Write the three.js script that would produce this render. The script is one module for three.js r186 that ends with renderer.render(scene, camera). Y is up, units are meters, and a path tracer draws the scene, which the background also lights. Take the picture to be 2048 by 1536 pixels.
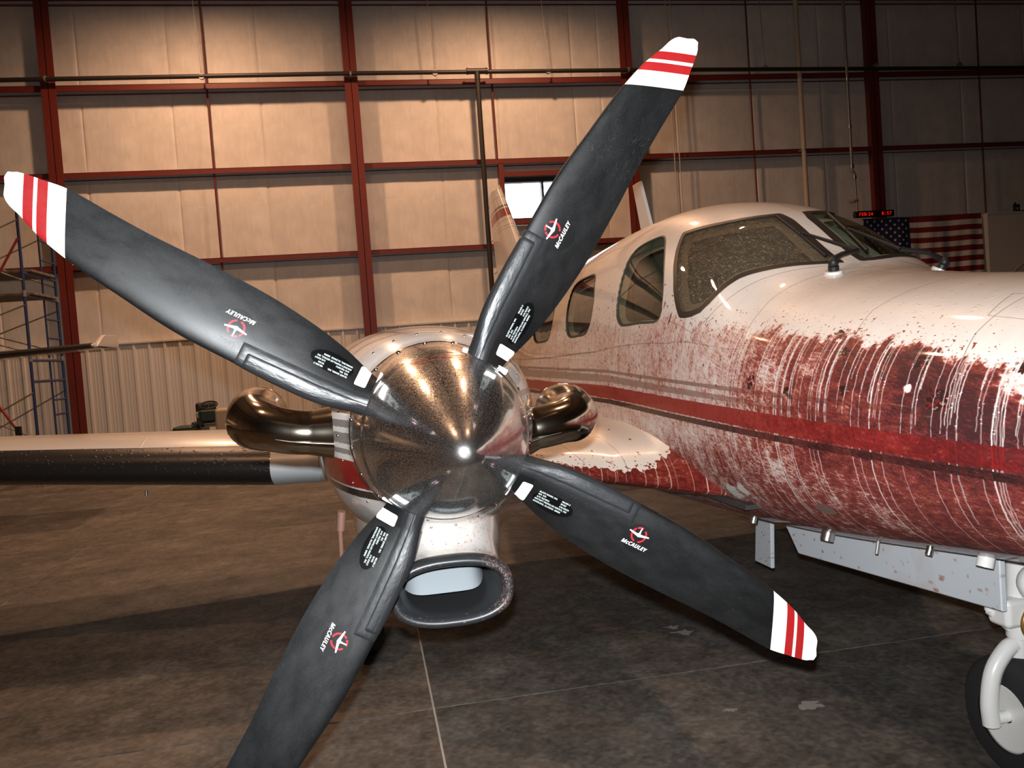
import * as THREE from 'three';
import { mergeGeometries } from 'three/addons/utils/BufferGeometryUtils.js';
import { RoundedBoxGeometry } from 'three/addons/geometries/RoundedBoxGeometry.js';

// ------------------------------------------------------------------ camera, light, exposure
// World frame: metres, y up; x along the back wall (to the right in the picture), z towards the viewer.
// The hub of the starboard propeller stands at (-2, 1.42, 0); the aircraft's centreline is near x = 0.
const scene = new THREE.Scene();
const camera = new THREE.PerspectiveCamera(49.0, 2048 / 1536, 0.05, 200);
camera.position.set(-2.1886, 1.62, 2.1206);
camera.rotation.set(-0.03962, -0.17204, -0.07294, 'YXZ');
const renderer = new THREE.WebGLRenderer({ antialias: true });
renderer.toneMapping = THREE.LinearToneMapping;
renderer.toneMappingExposure = 1.0;
renderer.shadowMap.enabled = true;
scene.background = new THREE.Color().setRGB(5.5, 5.9, 6.6);      // overcast winter sky, seen through the hangar window only

const LAMP_COLOR = new THREE.Color().setRGB(1.0, 0.55, 0.31);    // warm high-bay lamps
const LAMP_SPOTS = [[-5.0, 9.9, -13.4, 138], [1.1, 9.9, -13.4, 132], [-5.0, 9.9, -7.5, 62], [1.1, 9.9, -7.5, 40], [-5.0, 9.9, -0.6, 48], [1.1, 9.9, -0.6, 24]];   // x, y, z, candela
const FLASH_COLOR = new THREE.Color().setRGB(0.93, 0.97, 1.0);    // the photographer's flash, a hand's breadth above the lens
const FLASH_POWER = 57;

// ------------------------------------------------------------------ small helpers
let SEED = 7;
const rnd = () => { SEED = (SEED * 1664525 + 1013904223) % 4294967296; return SEED / 4294967296; };
const rr = (a, b) => a + (b - a) * rnd();
const lerp = (a, b, t) => a + (b - a) * t, clamp = (x, a = 0, b = 1) => Math.min(b, Math.max(a, x));
const smooth = (a, b, x) => { const t = clamp((x - a) / (b - a)); return t * t * (3 - 2 * t); };
const V = (x, y, z) => new THREE.Vector3(x, y, z);
const D2R = Math.PI / 180;
function hash2(i, j) { let h = (i * 374761393 + j * 668265263) | 0; h = Math.imul(h ^ (h >>> 13), 1274126177); return ((h ^ (h >>> 16)) >>> 0) / 4294967296; }
function noise2(x, y) {
  const i = Math.floor(x), j = Math.floor(y), u = x - i, v = y - j, a = u * u * (3 - 2 * u), b = v * v * (3 - 2 * v);
  return lerp(lerp(hash2(i, j), hash2(i + 1, j), a), lerp(hash2(i, j + 1), hash2(i + 1, j + 1), a), b);
}
function fbm(x, y, n = 4) { let s = 0, a = 0.5, t = 0; for (let k = 0; k < n; k++) { s += a * noise2(x, y); t += a; x = x * 2.03 + 17.1; y = y * 2.03 + 9.7; a *= 0.5; } return s / t; }
function interp(x, X, Y) {                                          // smooth cubic through a table with rising X
  let i = 0; while (i < X.length - 2 && x > X[i + 1]) i++;
  const m = (k) => k === 0 ? (Y[1] - Y[0]) / (X[1] - X[0]) : k === X.length - 1 ? (Y[k] - Y[k - 1]) / (X[k] - X[k - 1]) : (Y[k + 1] - Y[k - 1]) / (X[k + 1] - X[k - 1]);
  const h = X[i + 1] - X[i], t = clamp((x - X[i]) / h), t2 = t * t, t3 = t2 * t;
  return (2 * t3 - 3 * t2 + 1) * Y[i] + (t3 - 2 * t2 + t) * h * m(i) + (-2 * t3 + 3 * t2) * Y[i + 1] + (t3 - t2) * h * m(i + 1);
}
function lin(x, X, Y) { let i = 0; while (i < X.length - 2 && x > X[i + 1]) i++; return lerp(Y[i], Y[i + 1], clamp((x - X[i]) / (X[i + 1] - X[i]))); }
const taken = new Map();
function numbered(n) { const k = taken.get(n) || 0; taken.set(n, k + 1); return k ? `${n}_${String(k).padStart(3, '0')}` : n; }
function mesh(name, geo, mat, parent) {
  const m = new THREE.Mesh(Array.isArray(geo) ? merge(geo) : geo, mat);
  m.name = parent ? name : numbered(name); m.castShadow = true; m.receiveShadow = true;
  (parent || scene).add(m); return m;
}
function thing(name, label, category, pos = [0, 0, 0], turn = 0, group) {
  const g = new THREE.Group(); g.name = numbered(name); g.position.set(...pos); g.rotation.y = turn; scene.add(g);
  g.userData = { label, category }; if (group) g.userData.group = group; return g;
}
function struct(name, geo, mat) { const o = geo ? mesh(name, geo, mat) : (() => { const g = new THREE.Group(); g.name = name; scene.add(g); return g; })(); o.userData.kind = 'structure'; return o; }
function merge(list) {
  return mergeGeometries(list.map((g) => { g = g.index ? g.toNonIndexed() : g; for (const k of Object.keys(g.attributes)) if (!['position', 'normal', 'uv'].includes(k)) g.deleteAttribute(k); return g; }));
}
function box(w, h, d, x = 0, y = 0, z = 0) { const g = new THREE.BoxGeometry(w, h, d); g.translate(x, y, z); return g; }
function rbox(w, h, d, r, x = 0, y = 0, z = 0) { const g = new RoundedBoxGeometry(w, h, d, 2, r); g.translate(x, y, z); return g; }
function span(x0, x1, y0, y1, z0, z1) { return box(x1 - x0, y1 - y0, z1 - z0, (x0 + x1) / 2, (y0 + y1) / 2, (z0 + z1) / 2); }
function rod(a, b, r, seg = 10, r2 = r) {
  const A = V(...a), B = V(...b), d = B.clone().sub(A), g = new THREE.CylinderGeometry(r2, r, d.length(), seg);
  g.applyQuaternion(new THREE.Quaternion().setFromUnitVectors(V(0, 1, 0), d.clone().normalize())); g.translate((A.x + B.x) / 2, (A.y + B.y) / 2, (A.z + B.z) / 2); return g;
}
function tube(pts, r, seg = 24, rad = 8) { return new THREE.TubeGeometry(new THREE.CatmullRomCurve3(pts.map((p) => V(...p))), seg, r, rad); }
function ball(r, x, y, z, sx = 1, sy = 1, sz = 1) { const g = new THREE.SphereGeometry(r, 14, 10); g.scale(sx, sy, sz); g.translate(x, y, z); return g; }
function lathe(pts, seg = 48) { return new THREE.LatheGeometry(pts.map((p) => new THREE.Vector2(...p)), seg); }

// A patch of a parametric surface f(a, b) -> [x, y, z] on a grid, optionally cut along the zero line of d(a, b) (kept where d >= 0). Normals come from f.
function patch(f, a0, a1, na, b0, b1, nb, { d = null, uv = null, flip = false, offset = 0 } = {}) {
  const P = [], N = [], U = [], ea = (a1 - a0) / na * 0.25, eb = (b1 - b0) / nb * 0.25;
  const cache = new Map();
  const point = (a, b) => {
    const key = a.toFixed(6) + ',' + b.toFixed(6); let v = cache.get(key); if (v) return v;
    const p = V(...f(a, b)), du = V(...f(a + ea, b)).sub(V(...f(a - ea, b))), dv = V(...f(a, b + eb)).sub(V(...f(a, b - eb)));
    const n = du.cross(dv); if (n.lengthSq() < 1e-20) n.set(0, 0, 1); n.normalize(); if (flip) n.negate();
    if (offset) p.addScaledVector(n, offset);
    v = [p, n, uv ? uv(a, b, p) : [(a - a0) / (a1 - a0), (b - b0) / (b1 - b0)]]; cache.set(key, v); return v;
  };
  const put = (a, b) => { const [p, n, t] = point(a, b); P.push(p.x, p.y, p.z); N.push(n.x, n.y, n.z); U.push(...t); };
  const tri = (p, q, r) => { if (flip) [q, r] = [r, q]; put(...p); put(...q); put(...r); };
  const D = d ? new Float32Array((na + 1) * (nb + 1)) : null;
  const A = (i) => a0 + (a1 - a0) * i / na, B = (j) => b0 + (b1 - b0) * j / nb;
  if (d) for (let i = 0; i <= na; i++) for (let j = 0; j <= nb; j++) D[i * (nb + 1) + j] = d(A(i), B(j));
  const cut = (t) => {                                              // clip one triangle [a, b, d]*3
    const out = [];
    for (let k = 0; k < 3; k++) { const p = t[k], q = t[(k + 1) % 3]; if (p[2] >= 0) out.push(p); if ((p[2] >= 0) !== (q[2] >= 0)) { const s = p[2] / (p[2] - q[2]); out.push([lerp(p[0], q[0], s), lerp(p[1], q[1], s), 0]); } }
    for (let k = 1; k + 1 < out.length; k++) tri(out[0].slice(0, 2), out[k].slice(0, 2), out[k + 1].slice(0, 2));
  };
  for (let i = 0; i < na; i++) for (let j = 0; j < nb; j++) {
    const c = [[i, j], [i + 1, j], [i + 1, j + 1], [i, j + 1]].map(([x, y]) => [A(x), B(y), D ? D[x * (nb + 1) + y] : 1]);
    if (!D || c.every((p) => p[2] >= 0)) { tri(c[0].slice(0, 2), c[1].slice(0, 2), c[2].slice(0, 2)); tri(c[0].slice(0, 2), c[2].slice(0, 2), c[3].slice(0, 2)); }
    else if (c.some((p) => p[2] > 0)) { cut([c[0], c[1], c[2]]); cut([c[0], c[2], c[3]]); }
  }
  const g = new THREE.BufferGeometry();
  g.setAttribute('position', new THREE.Float32BufferAttribute(P, 3)); g.setAttribute('normal', new THREE.Float32BufferAttribute(N, 3)); g.setAttribute('uv', new THREE.Float32BufferAttribute(U, 2));
  return g;
}
function polygonDistance(poly, x, y) {                              // signed: negative inside
  let d = 1e9, inside = false;
  for (let i = 0, j = poly.length - 1; i < poly.length; j = i++) {
    const [xi, yi] = poly[i], [xj, yj] = poly[j], ex = xj - xi, ey = yj - yi, wx = x - xi, wy = y - yi, t = clamp((wx * ex + wy * ey) / (ex * ex + ey * ey || 1e-9));
    d = Math.min(d, Math.hypot(wx - ex * t, wy - ey * t));
    if ((yi > y) !== (yj > y) && x < (xj - xi) * (y - yi) / (yj - yi) + xi) inside = !inside;
  }
  return inside ? -d : d;
}
function roundLoop(pts, k = 6) { const c = new THREE.CatmullRomCurve3(pts.map((p) => V(p[0], p[1], 0)), true, 'catmullrom', 0.5); return c.getPoints(pts.length * k).slice(0, -1).map((p) => [p.x, p.y]); }

// ------------------------------------------------------------------ textures
function canvasTexture(w, h, draw, { srgb = true, wrap = false } = {}) {
  const c = document.createElement('canvas'); c.width = w; c.height = h; draw(c.getContext('2d'), w, h);
  const t = new THREE.CanvasTexture(c); if (srgb) t.colorSpace = THREE.SRGBColorSpace;
  if (wrap) t.wrapS = t.wrapT = THREE.RepeatWrapping; return t;
}
function dataTexture(w, h, f, { srgb = true, wrap = true } = {}) {  // f(u, v) -> [r, g, b] 0..255
  const a = new Uint8Array(w * h * 4);
  for (let j = 0; j < h; j++) for (let i = 0; i < w; i++) { const c = f(i / w, j / h); const k = (j * w + i) * 4; a[k] = c[0]; a[k + 1] = c[1]; a[k + 2] = c[2]; a[k + 3] = 255; }
  const t = new THREE.DataTexture(a, w, h); t.magFilter = t.minFilter = THREE.LinearFilter; if (srgb) t.colorSpace = THREE.SRGBColorSpace;
  if (wrap) t.wrapS = t.wrapT = THREE.RepeatWrapping; t.needsUpdate = true; return t;
}
const tile = (x, y, p, n = 4) => {                                  // fbm that repeats with period p
  let s = 0, a = 0.5, t = 0, q = p; x *= p; y *= p;
  for (let k = 0; k < n; k++) {
    const i = Math.floor(x), j = Math.floor(y), u = x - i, v = y - j, A = u * u * (3 - 2 * u), B = v * v * (3 - 2 * v), h = (m, l) => hash2(((m % q) + q) % q + k * 131, ((l % q) + q) % q + k * 57);
    s += a * lerp(lerp(h(i, j), h(i + 1, j), A), lerp(h(i, j + 1), h(i + 1, j + 1), A), B); t += a; a *= 0.5; x *= 2; y *= 2; q *= 2;
  } return s / t;
};
const std = (o) => new THREE.MeshStandardMaterial({ side: THREE.DoubleSide, ...o });
const phys = (o) => new THREE.MeshPhysicalMaterial({ side: THREE.DoubleSide, ...o });
const rgb = (r, g, b) => new THREE.Color().setRGB(r, g, b);

const M = {
  redSteel: std({ color: rgb(0.135, 0.017, 0.01), roughness: 0.5 }),
  blackPipe: std({ color: rgb(0.022, 0.018, 0.015), roughness: 0.45 }),
  galvanised: std({ color: rgb(0.33, 0.32, 0.3), roughness: 0.45, metalness: 0.6 }),
  beigePipe: std({ color: rgb(0.5, 0.42, 0.32), roughness: 0.6 }),
  blackRubber: std({ color: rgb(0.016, 0.016, 0.017), roughness: 0.42 }),
  tyre: std({ color: rgb(0.012, 0.012, 0.013), roughness: 0.8 }),
  darkPlastic: std({ color: rgb(0.012, 0.012, 0.012), roughness: 0.5 }),
  whitePaint: phys({ color: rgb(0.74, 0.72, 0.69), roughness: 0.3, clearcoat: 0.6, clearcoatRoughness: 0.06 }),
  bluePaint: std({ color: rgb(0.018, 0.04, 0.13), roughness: 0.45 }),
  redPaint: std({ color: rgb(0.3, 0.02, 0.015), roughness: 0.45 }),
  plank: std({ color: rgb(0.16, 0.13, 0.1), roughness: 0.8 }),
  chrome: std({ color: rgb(0.86, 0.84, 0.8), roughness: 0.12, metalness: 1 }),
  steel: std({ color: rgb(0.55, 0.53, 0.5), roughness: 0.3, metalness: 1 }),
  greenPaint: std({ color: rgb(0.012, 0.03, 0.016), roughness: 0.4 }),
  tan: std({ color: rgb(0.45, 0.34, 0.22), roughness: 0.7 }),
};
// ------------------------------------------------------------------ the hangar
const WALL_Z = -16.62, TOP = 11.4, LEFT = -17, RIGHT = 22, FRONT = 13;
{ // floor of poured slabs with chalky joints
  const conc = dataTexture(1024, 1024, (u, v) => {
    const a = tile(u, v, 4, 5), b = tile(u + 0.31, v + 0.17, 24, 4), c = tile(u * 1, v * 1, 128, 2), s = tile(u + 0.5, v, 8, 3);
    let k = 0.66 + 0.26 * (a - 0.5) + 0.3 * (b - 0.5) + 0.3 * (c - 0.5) + 0.16 * (tile(u * 1, v * 1, 60, 2) - 0.5);
    if (s > 0.66) k += (s - 0.66) * 1.0;
    k = clamp(k, 0.2, 1.4); return [142 * k, 137 * k, 129 * k].map((x) => clamp(x, 0, 255));
  });
  const roughMap = dataTexture(512, 512, (u, v) => { const k = 120 + 120 * tile(u, v, 10, 4) + 20 * tile(u, v, 90, 2); return [k, clamp(k, 0, 255), k]; }, { srgb: false });
  const tones = [1, 0.94, 1.05].map((k) => std({ map: conc, color: rgb(0.8 * k, 0.79 * k, 0.77 * k), roughnessMap: roughMap, roughness: 0.85 }));
  const chalk = std({ color: rgb(0.42, 0.4, 0.37), roughness: 0.9 });
  const floor = struct('floor', box(RIGHT - LEFT + 2, 0.2, FRONT + 20, (LEFT + RIGHT) / 2, -0.104, (FRONT - 17) / 2), chalk);
  const xs = [], zs = [];
  for (let x = -17.01; x < RIGHT + 3; x += 3.003) xs.push(x); for (let z = -16.7; z < FRONT + 5; z += 4.99) zs.push(z);
  // a joint runs through (-2.01, z) and (0.99, z); cross joints at z = -1.73
  for (let i = 0; i + 1 < xs.length; i++) for (let j = 0; j + 1 < zs.length; j++) {
    const g = 0.005, w = xs[i + 1] - xs[i] - 2 * g, d = zs[j + 1] - zs[j] - 2 * g, s = new THREE.BoxGeometry(w, 0.02, d);
    const U = s.attributes.uv, Q = s.attributes.position, ox = rnd() * 5, oy = rnd() * 5;
    for (let k = 0; k < U.count; k++) U.setXY(k, (Q.getX(k)) / 2.6 + ox, Q.getZ(k) / 2.6 + oy);
    s.translate((xs[i] + xs[i + 1]) / 2, -0.01, (zs[j] + zs[j + 1]) / 2);
    mesh('slab', s, tones[Math.floor(rnd() * 3)], floor);
  }
  // pale patches of spilt filler and scuffs lying on the slabs
  const scuff = std({ color: rgb(0.25, 0.23, 0.205), roughness: 0.95 });
  for (const [x, z, r] of [[-0.6, -2.36, 0.035], [-0.57, -2.26, 0.05], [-0.75, -1.27, 0.022], [-0.42, -1.2, 0.05]]) {
    const sh = new THREE.Shape(); const n = 40; for (let k = 0; k <= n; k++) { const t = k / n * 2 * Math.PI, q = r * (0.25 + 1.1 * noise2(Math.cos(t) * 3 + x * 9, Math.sin(t) * 3 + z * 7)); (k ? sh.lineTo : sh.moveTo).call(sh, q * Math.cos(t) * 1.4, q * Math.sin(t)); }
    const g = new THREE.ShapeGeometry(sh); g.rotateX(-Math.PI / 2); g.translate(x, 0.0012, z); const m = mesh('filler_patch', g, scuff, floor); m.castShadow = false;
  }
}
const WIN = { x0: 1.2, x1: 2.96, y0: 4.55, y1: 5.44 };
{ // back wall: sheeting behind, vinyl-faced insulation blankets, girts, columns, ribbed liner panels below
  const shell = std({ color: rgb(0.3, 0.28, 0.26), roughness: 0.8 });
  const wall = struct('wall_back', [span(LEFT, WIN.x0, -0.1, TOP + 0.6, WALL_Z - 0.2, WALL_Z), span(WIN.x1, RIGHT, -0.1, TOP + 0.6, WALL_Z - 0.2, WALL_Z), span(WIN.x0, WIN.x1, -0.1, WIN.y0, WALL_Z - 0.2, WALL_Z), span(WIN.x0, WIN.x1, WIN.y1, TOP + 0.6, WALL_Z - 0.2, WALL_Z)], shell);
  const vinylGrain = dataTexture(512, 512, (u, v) => { const k = 236 + 14 * (tile(u, v * 0.25, 32, 3) - 0.5) + 22 * (tile(u, v, 6, 3) - 0.5); return [k, k * 0.985, k * 0.965].map((x) => clamp(x, 0, 255)); });
  const vinylBump = dataTexture(512, 512, (u, v) => { const k = 255 * tile(u, v * 0.2, 12, 4); return [k, k, k]; }, { srgb: false });
  const vinyl = [0.78, 0.75, 0.8].map((k) => std({ map: vinylGrain, color: rgb(k, k * 0.985, k * 0.965), roughness: 0.55, bumpMap: vinylBump, bumpScale: 0.006 }));
  const girts = [[2.34, 2.42], [3.9, 4.0], [5.75, 5.86], [7.49, 7.62], [9.3, 9.42]], gz = -16.38;
  const seams = [-17, -14.8, -13, -11.2, -9.35, -7.47, -5.7, -3.9, -2.1, -0.15, 1.2, 2.96, 3.6, 5.35, 7.26, 9.05, 10.9, 12.8, 14.6, 16.4, 18.2, 20, 22];
  for (let i = 0; i + 1 < seams.length; i++) for (let j = 0; j < girts.length; j++) {
    const x0 = seams[i], x1 = seams[i + 1], y0 = j ? girts[j][0] + 0.05 : 2.36, y1 = j + 1 < girts.length ? girts[j + 1][0] + 0.05 : TOP;
    if (j === 0 && false) continue;
    const cuts = x0 >= WIN.x0 - 0.01 && x1 <= WIN.x1 + 0.01 && y0 < WIN.y0 && y1 > WIN.y1 ? [[y0, WIN.y0 - 0.05], [WIN.y1 + 0.05, y1]] : [[y0, y1]];
    for (const [p, q] of cuts) {
      const sag = rr(0.014, 0.026), ph = rr(0, 9), w = x1 - x0;
      const g = patch((a, b) => { const u = (a - x0) / w, v = (b - p) / (q - p); const e = Math.min(u, 1 - u) * w; const pil = 1 - Math.exp(-e / 0.022); return [a, b, WALL_Z + 0.02 + sag * pil * Math.pow(Math.sin(Math.PI * clamp(v * 0.98 + 0.01)), 0.5) + 0.007 * pil * (noise2(a * 4 + ph, b * 0.8) - 0.5) + 0.006 * pil * (noise2(a * 1.3 + ph, b * 2.2) - 0.5)]; }, x0, x1, 40, p, q, 12, { uv: (a, b) => [a / 1.7 + ph, b / 1.7] });
      mesh('insulation_blanket', g, vinyl[(i * 7 + j * 3) % 3], wall);
    }
  }
  const cols = [-14.05, -7.95, -1.98, 4.12, 10.2, 16.3];
  for (const [y0, y1] of girts.slice(1)) for (let i = -1; i < cols.length; i++) {
    const x0 = i < 0 ? LEFT : cols[i] + 0.02, x1 = i + 1 < cols.length ? cols[i + 1] - 0.02 : RIGHT;
    mesh('girt', [span(x0, x1, y0, y1, gz - 0.012, gz), span(x0, x1, y1 - 0.01, y1, WALL_Z + 0.03, gz), span(x0, x1, y0 - 0.02, y0 - 0.01, WALL_Z + 0.02, WALL_Z + 0.09)], M.redSteel, wall);
  }
  for (const x of cols) mesh('column', [span(x - 0.14, x + 0.14, 0, TOP, -16.235, -16.22), span(x - 0.006, x + 0.006, 0, TOP, WALL_Z, -16.22), span(x - 0.14, x + 0.14, 0, TOP, WALL_Z + 0.001, WALL_Z + 0.016), ...girts.slice(1).map(([a, b]) => span(x - 0.2, x + 0.2, a + 0.005, b - 0.005, gz - 0.03, gz - 0.013)), span(x - 0.2, x + 0.2, 0, 0.02, WALL_Z, -16.18)], M.redSteel, wall);
  for (const x of [-11, -4.95, 1.08, 7.18, 13.2, 19.2]) mesh('sag_rod', [rod([x, x > 1 && x < 1.1 ? 5.8 : 2.4, gz - 0.07], [x, TOP, gz - 0.07], 0.021, 8)], M.redSteel, wall);
  // girt clips: pairs of small bolts under each girt
  // ribbed liner
  const liner = [0.62, 0.6, 0.64].map((k) => std({ color: rgb(k, k * 0.965, k * 0.91), roughness: 0.5 }));
  const prof = []; for (let k = 0; k < 3; k++) { const o = k * 0.3048; prof.push([o, 0.0], [o + 0.055, 0], [o + 0.075, 0.032], [o + 0.12, 0.032], [o + 0.14, 0], [o + 0.19, 0], [o + 0.197, 0.006], [o + 0.212, 0.006], [o + 0.219, 0], [o + 0.252, 0], [o + 0.259, 0.006], [o + 0.274, 0.006], [o + 0.281, 0]); } prof.push([0.9144, 0]);
  const panelGeo = (() => { const P = [], I = []; prof.forEach(([x, z]) => { P.push(x, 0, z, x, 2.34, z); }); for (let k = 0; k + 1 < prof.length; k++) { const a = 2 * k; I.push(a, a + 2, a + 1, a + 1, a + 2, a + 3); } const g = new THREE.BufferGeometry(); g.setAttribute('position', new THREE.Float32BufferAttribute(P, 3)); g.setIndex(I); const n = g.toNonIndexed(); n.computeVertexNormals(); n.setAttribute('uv', new THREE.Float32BufferAttribute(new Float32Array(n.attributes.position.count * 2), 2)); return n; })();
  for (let k = 0, x = -17; x < 12.6; x += 0.9144, k++) { const m = mesh('liner_panel', panelGeo, liner[k % 3], wall); m.position.set(x, 0.01, -16.47); }
  mesh('liner_trim', [span(LEFT, 12.7, 2.335, 2.365, -16.62, -16.42)], liner[0], wall);
  // window framing in red steel
  mesh('window_framing', [span(1.08, 1.19, 3.98, 5.76, gz - 0.14, gz), span(WIN.x1 + 0.01, WIN.x1 + 0.12, 3.98, 5.76, gz - 0.14, gz), span(1.19, WIN.x1 + 0.01, WIN.y1 + 0.03, WIN.y1 + 0.13, gz - 0.14, gz), span(1.19, WIN.x1 + 0.01, WIN.y0 - 0.14, WIN.y0 - 0.04, gz - 0.14, gz)], M.redSteel, wall);
}
{ // the daylight window
  const w = struct('window_1', null), dark = std({ color: rgb(0.03, 0.028, 0.027), roughness: 0.5 }), z0 = WALL_Z - 0.12, z1 = WALL_Z + 0.05, mid = 2.085;
  mesh('frame', [span(WIN.x0, WIN.x1, WIN.y1 - 0.07, WIN.y1 + 0.03, z0, z1), span(WIN.x0, WIN.x1, WIN.y0 - 0.04, WIN.y0 + 0.02, z0, z1), span(WIN.x0 - 0.01, WIN.x0 + 0.02, WIN.y0, WIN.y1, z0, z1), span(WIN.x1 - 0.02, WIN.x1 + 0.01, WIN.y0, WIN.y1, z0, z1)], dark, w);
  mesh('mullion', span(mid - 0.025, mid + 0.025, WIN.y0, WIN.y1 - 0.05, z0, z1), dark, w);
  const glass = phys({ color: rgb(0.95, 0.98, 1), roughness: 0, transmission: 1, thickness: 0, ior: 1.5 });
  for (const [a, b] of [[WIN.x0 + 0.02, mid - 0.025], [mid + 0.025, WIN.x1 - 0.02]]) mesh('pane', span(a, b, WIN.y0 + 0.02, WIN.y1 - 0.07, WALL_Z - 0.052, WALL_Z - 0.05), glass, w);
}
{ // side walls, front wall, roof with rafters and purlins
  const vinyl = std({ color: rgb(0.66, 0.64, 0.62), roughness: 0.6 }), door = std({ color: rgb(0.2, 0.19, 0.18), roughness: 0.55 });
  const dim = std({ color: rgb(0.4, 0.38, 0.36), roughness: 0.7 });
  const side = (name, x0, x1, xi, s) => {
    const w = struct(name, span(x0, x1, -0.1, TOP + 0.6, WALL_Z - 0.2, FRONT + 0.2), dim);
    for (let k = 0; k < 5; k++) { const z = -13.5 + k * 6.1; mesh('column', [span(Math.min(xi, xi + s * 0.35), Math.max(xi, xi + s * 0.35), 0, TOP, z - 0.13, z + 0.13)], M.redSteel, w); }
    for (const y of [2.4, 4, 5.8, 7.55]) mesh('girt', span(Math.min(xi, xi + s * 0.2), Math.max(xi, xi + s * 0.2), y - 0.05, y + 0.05, WALL_Z + 0.05, FRONT), M.redSteel, w);
  };
  side('wall_left', LEFT - 0.2, LEFT, LEFT, 1); side('wall_right', RIGHT, RIGHT + 0.2, RIGHT, -1);
  const wf = struct('wall_front', span(LEFT, RIGHT, -0.1, TOP + 0.6, FRONT, FRONT + 0.2), door);
  for (let k = 0; k < 13; k++) mesh('door_leaf_rib', span(LEFT + 1.5 + k * 3, LEFT + 1.62 + k * 3, 0, TOP, FRONT - 0.12, FRONT), dim, wf);
  const ceil = struct('ceiling', span(LEFT - 0.2, RIGHT + 0.2, TOP, TOP + 0.2, WALL_Z - 0.2, FRONT + 0.2), vinyl);
  for (const x of [-14.05, -7.95, -1.98, 4.12, 10.2, 16.3]) mesh('rafter', [span(x - 0.13, x + 0.13, TOP - 0.62, TOP - 0.6, WALL_Z, FRONT), span(x - 0.008, x + 0.008, TOP - 0.62, TOP - 0.2, WALL_Z, FRONT), span(x - 0.13, x + 0.13, TOP - 0.22, TOP - 0.2, WALL_Z, FRONT)], M.redSteel, ceil);
  for (let z = WALL_Z + 1.2; z < FRONT; z += 1.5) mesh('purlin', span(LEFT, RIGHT, TOP - 0.2, TOP - 0.002, z - 0.035, z + 0.035), M.redSteel, ceil);
}
{ // pale partition of the office corner at the far right
  const white = std({ color: rgb(0.62, 0.58, 0.53), roughness: 0.7 });
  const w = struct('wall_office', span(12.82, RIGHT, 0, 4.06, -16.4, -15.95), white);
  mesh('cap_rail', span(12.82, RIGHT, 4.06, 4.085, -16.42, -15.93), white, w);
  mesh('door_frame', [span(14.02, 14.09, 0, 2.72, -15.97, -15.9), span(14.95, 15.02, 0, 2.72, -15.97, -15.9), span(14.02, 15.02, 2.65, 2.72, -15.97, -15.9)], std({ color: rgb(0.08, 0.06, 0.05), roughness: 0.6 }), w);
}
{ // sprinkler main, its drop and hangers
  const t = thing('sprinkler_pipe', 'black sprinkler main running along the wall above the red girt', 'pipe', [0, 0, 0]);
  mesh('main_pipe', [rod([LEFT + 0.1, 7.62, -16.1], [-2, 7.68, -16.1], 0.045), rod([-2, 7.68, -16.1], [4, 7.66, -16.1], 0.045), rod([4, 7.66, -16.1], [RIGHT - 0.1, 7.5, -16.1], 0.045)], M.blackPipe, t);
  mesh('tee_fitting', [rod([0.5, 7.685, -16.1], [0.92, 7.685, -16.1], 0.062), rod([0.71, 7.69, -16.1], [0.71, 7.5, -16.1], 0.062), rod([0.48, 7.685, -16.1], [0.52, 7.685, -16.1], 0.072), rod([0.9, 7.685, -16.1], [0.94, 7.685, -16.1], 0.072)], M.blackPipe, t);
  mesh('drop_pipe', [rod([0.71, 7.6, -16.1], [0.68, 0.4, -16.1], 0.055), rod([0.68, 0, -16.1], [0.68, 0.42, -16.1], 0.08)], M.blackPipe, t);
  for (const x of [-10.5, -4.98, -0.2, 2.29, 7.4, 12.4]) mesh('hanger_rod', [rod([x, 7.7, -16.1], [x - 0.12, TOP - 0.2, -16.1], 0.008, 6), rod([x, 7.66, -16.13], [x, 7.66, -16.07], 0.06, 10), rod([x, 7.7, -16.1], [x, 7.8, -16.1], 0.016, 8)], M.galvanised, t);
  for (const x of [-7.95, -1.98, 4.12, 10.2]) mesh('pipe_clamp', [rod([x - 0.02, 7.665, -16.1], [x + 0.02, 7.665, -16.1], 0.058), span(x - 0.03, x + 0.03, 7.62, 7.72, -16.22, -16.1)], M.galvanised, t);
}
{ const t = thing('conduit', 'thick beige vertical pipe on the dim wall left of the flag', 'pipe', [8.33, 0, -16.26]);
  mesh('pipe', rod([0, 0, 0], [0, TOP - 0.2, 0], 0.055, 14), M.beigePipe, t); for (const y of [1.5, 3.95, 5.8, 9.3]) mesh('strap', [rod([0, y - 0.02, 0], [0, y + 0.02, 0], 0.062, 14), span(-0.08, 0.08, y - 0.02, y + 0.02, -0.1, -0.02)], M.galvanised, t); }
{ const t = thing('conduit', 'thin grey steel conduit with an offset bend above the digital clock', 'pipe', [9.34, 0, -15.96]);
  mesh('pipe', [rod([0, 5.28, 0], [0.02, TOP - 0.2, 0], 0.034, 12), tube([[0, 5.3, 0], [0, 5.22, 0], [0.05, 5.15, 0], [0.055, 5.08, 0]], 0.034, 12, 10), rod([0.055, 5.1, 0], [0.075, 4.26, 0], 0.026, 12)], M.galvanised, t);
  mesh('coupling', rod([0, 5.27, 0], [0, 5.36, 0], 0.05, 12), M.steel, t); mesh('coupling', rod([0.055, 5.02, 0], [0.055, 5.1, 0], 0.045, 12), M.steel, t);
  mesh('coupling', [rod([0.005, 6.2, 0], [0.005, 6.27, 0], 0.043, 12)], M.steel, t); mesh('coupling', [rod([0.012, 7.3, 0], [0.012, 7.37, 0], 0.043, 12)], M.steel, t); mesh('strap', span(0.0, 0.12, 4.5, 4.54, -0.2, 0.03), M.galvanised, t); }
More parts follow.
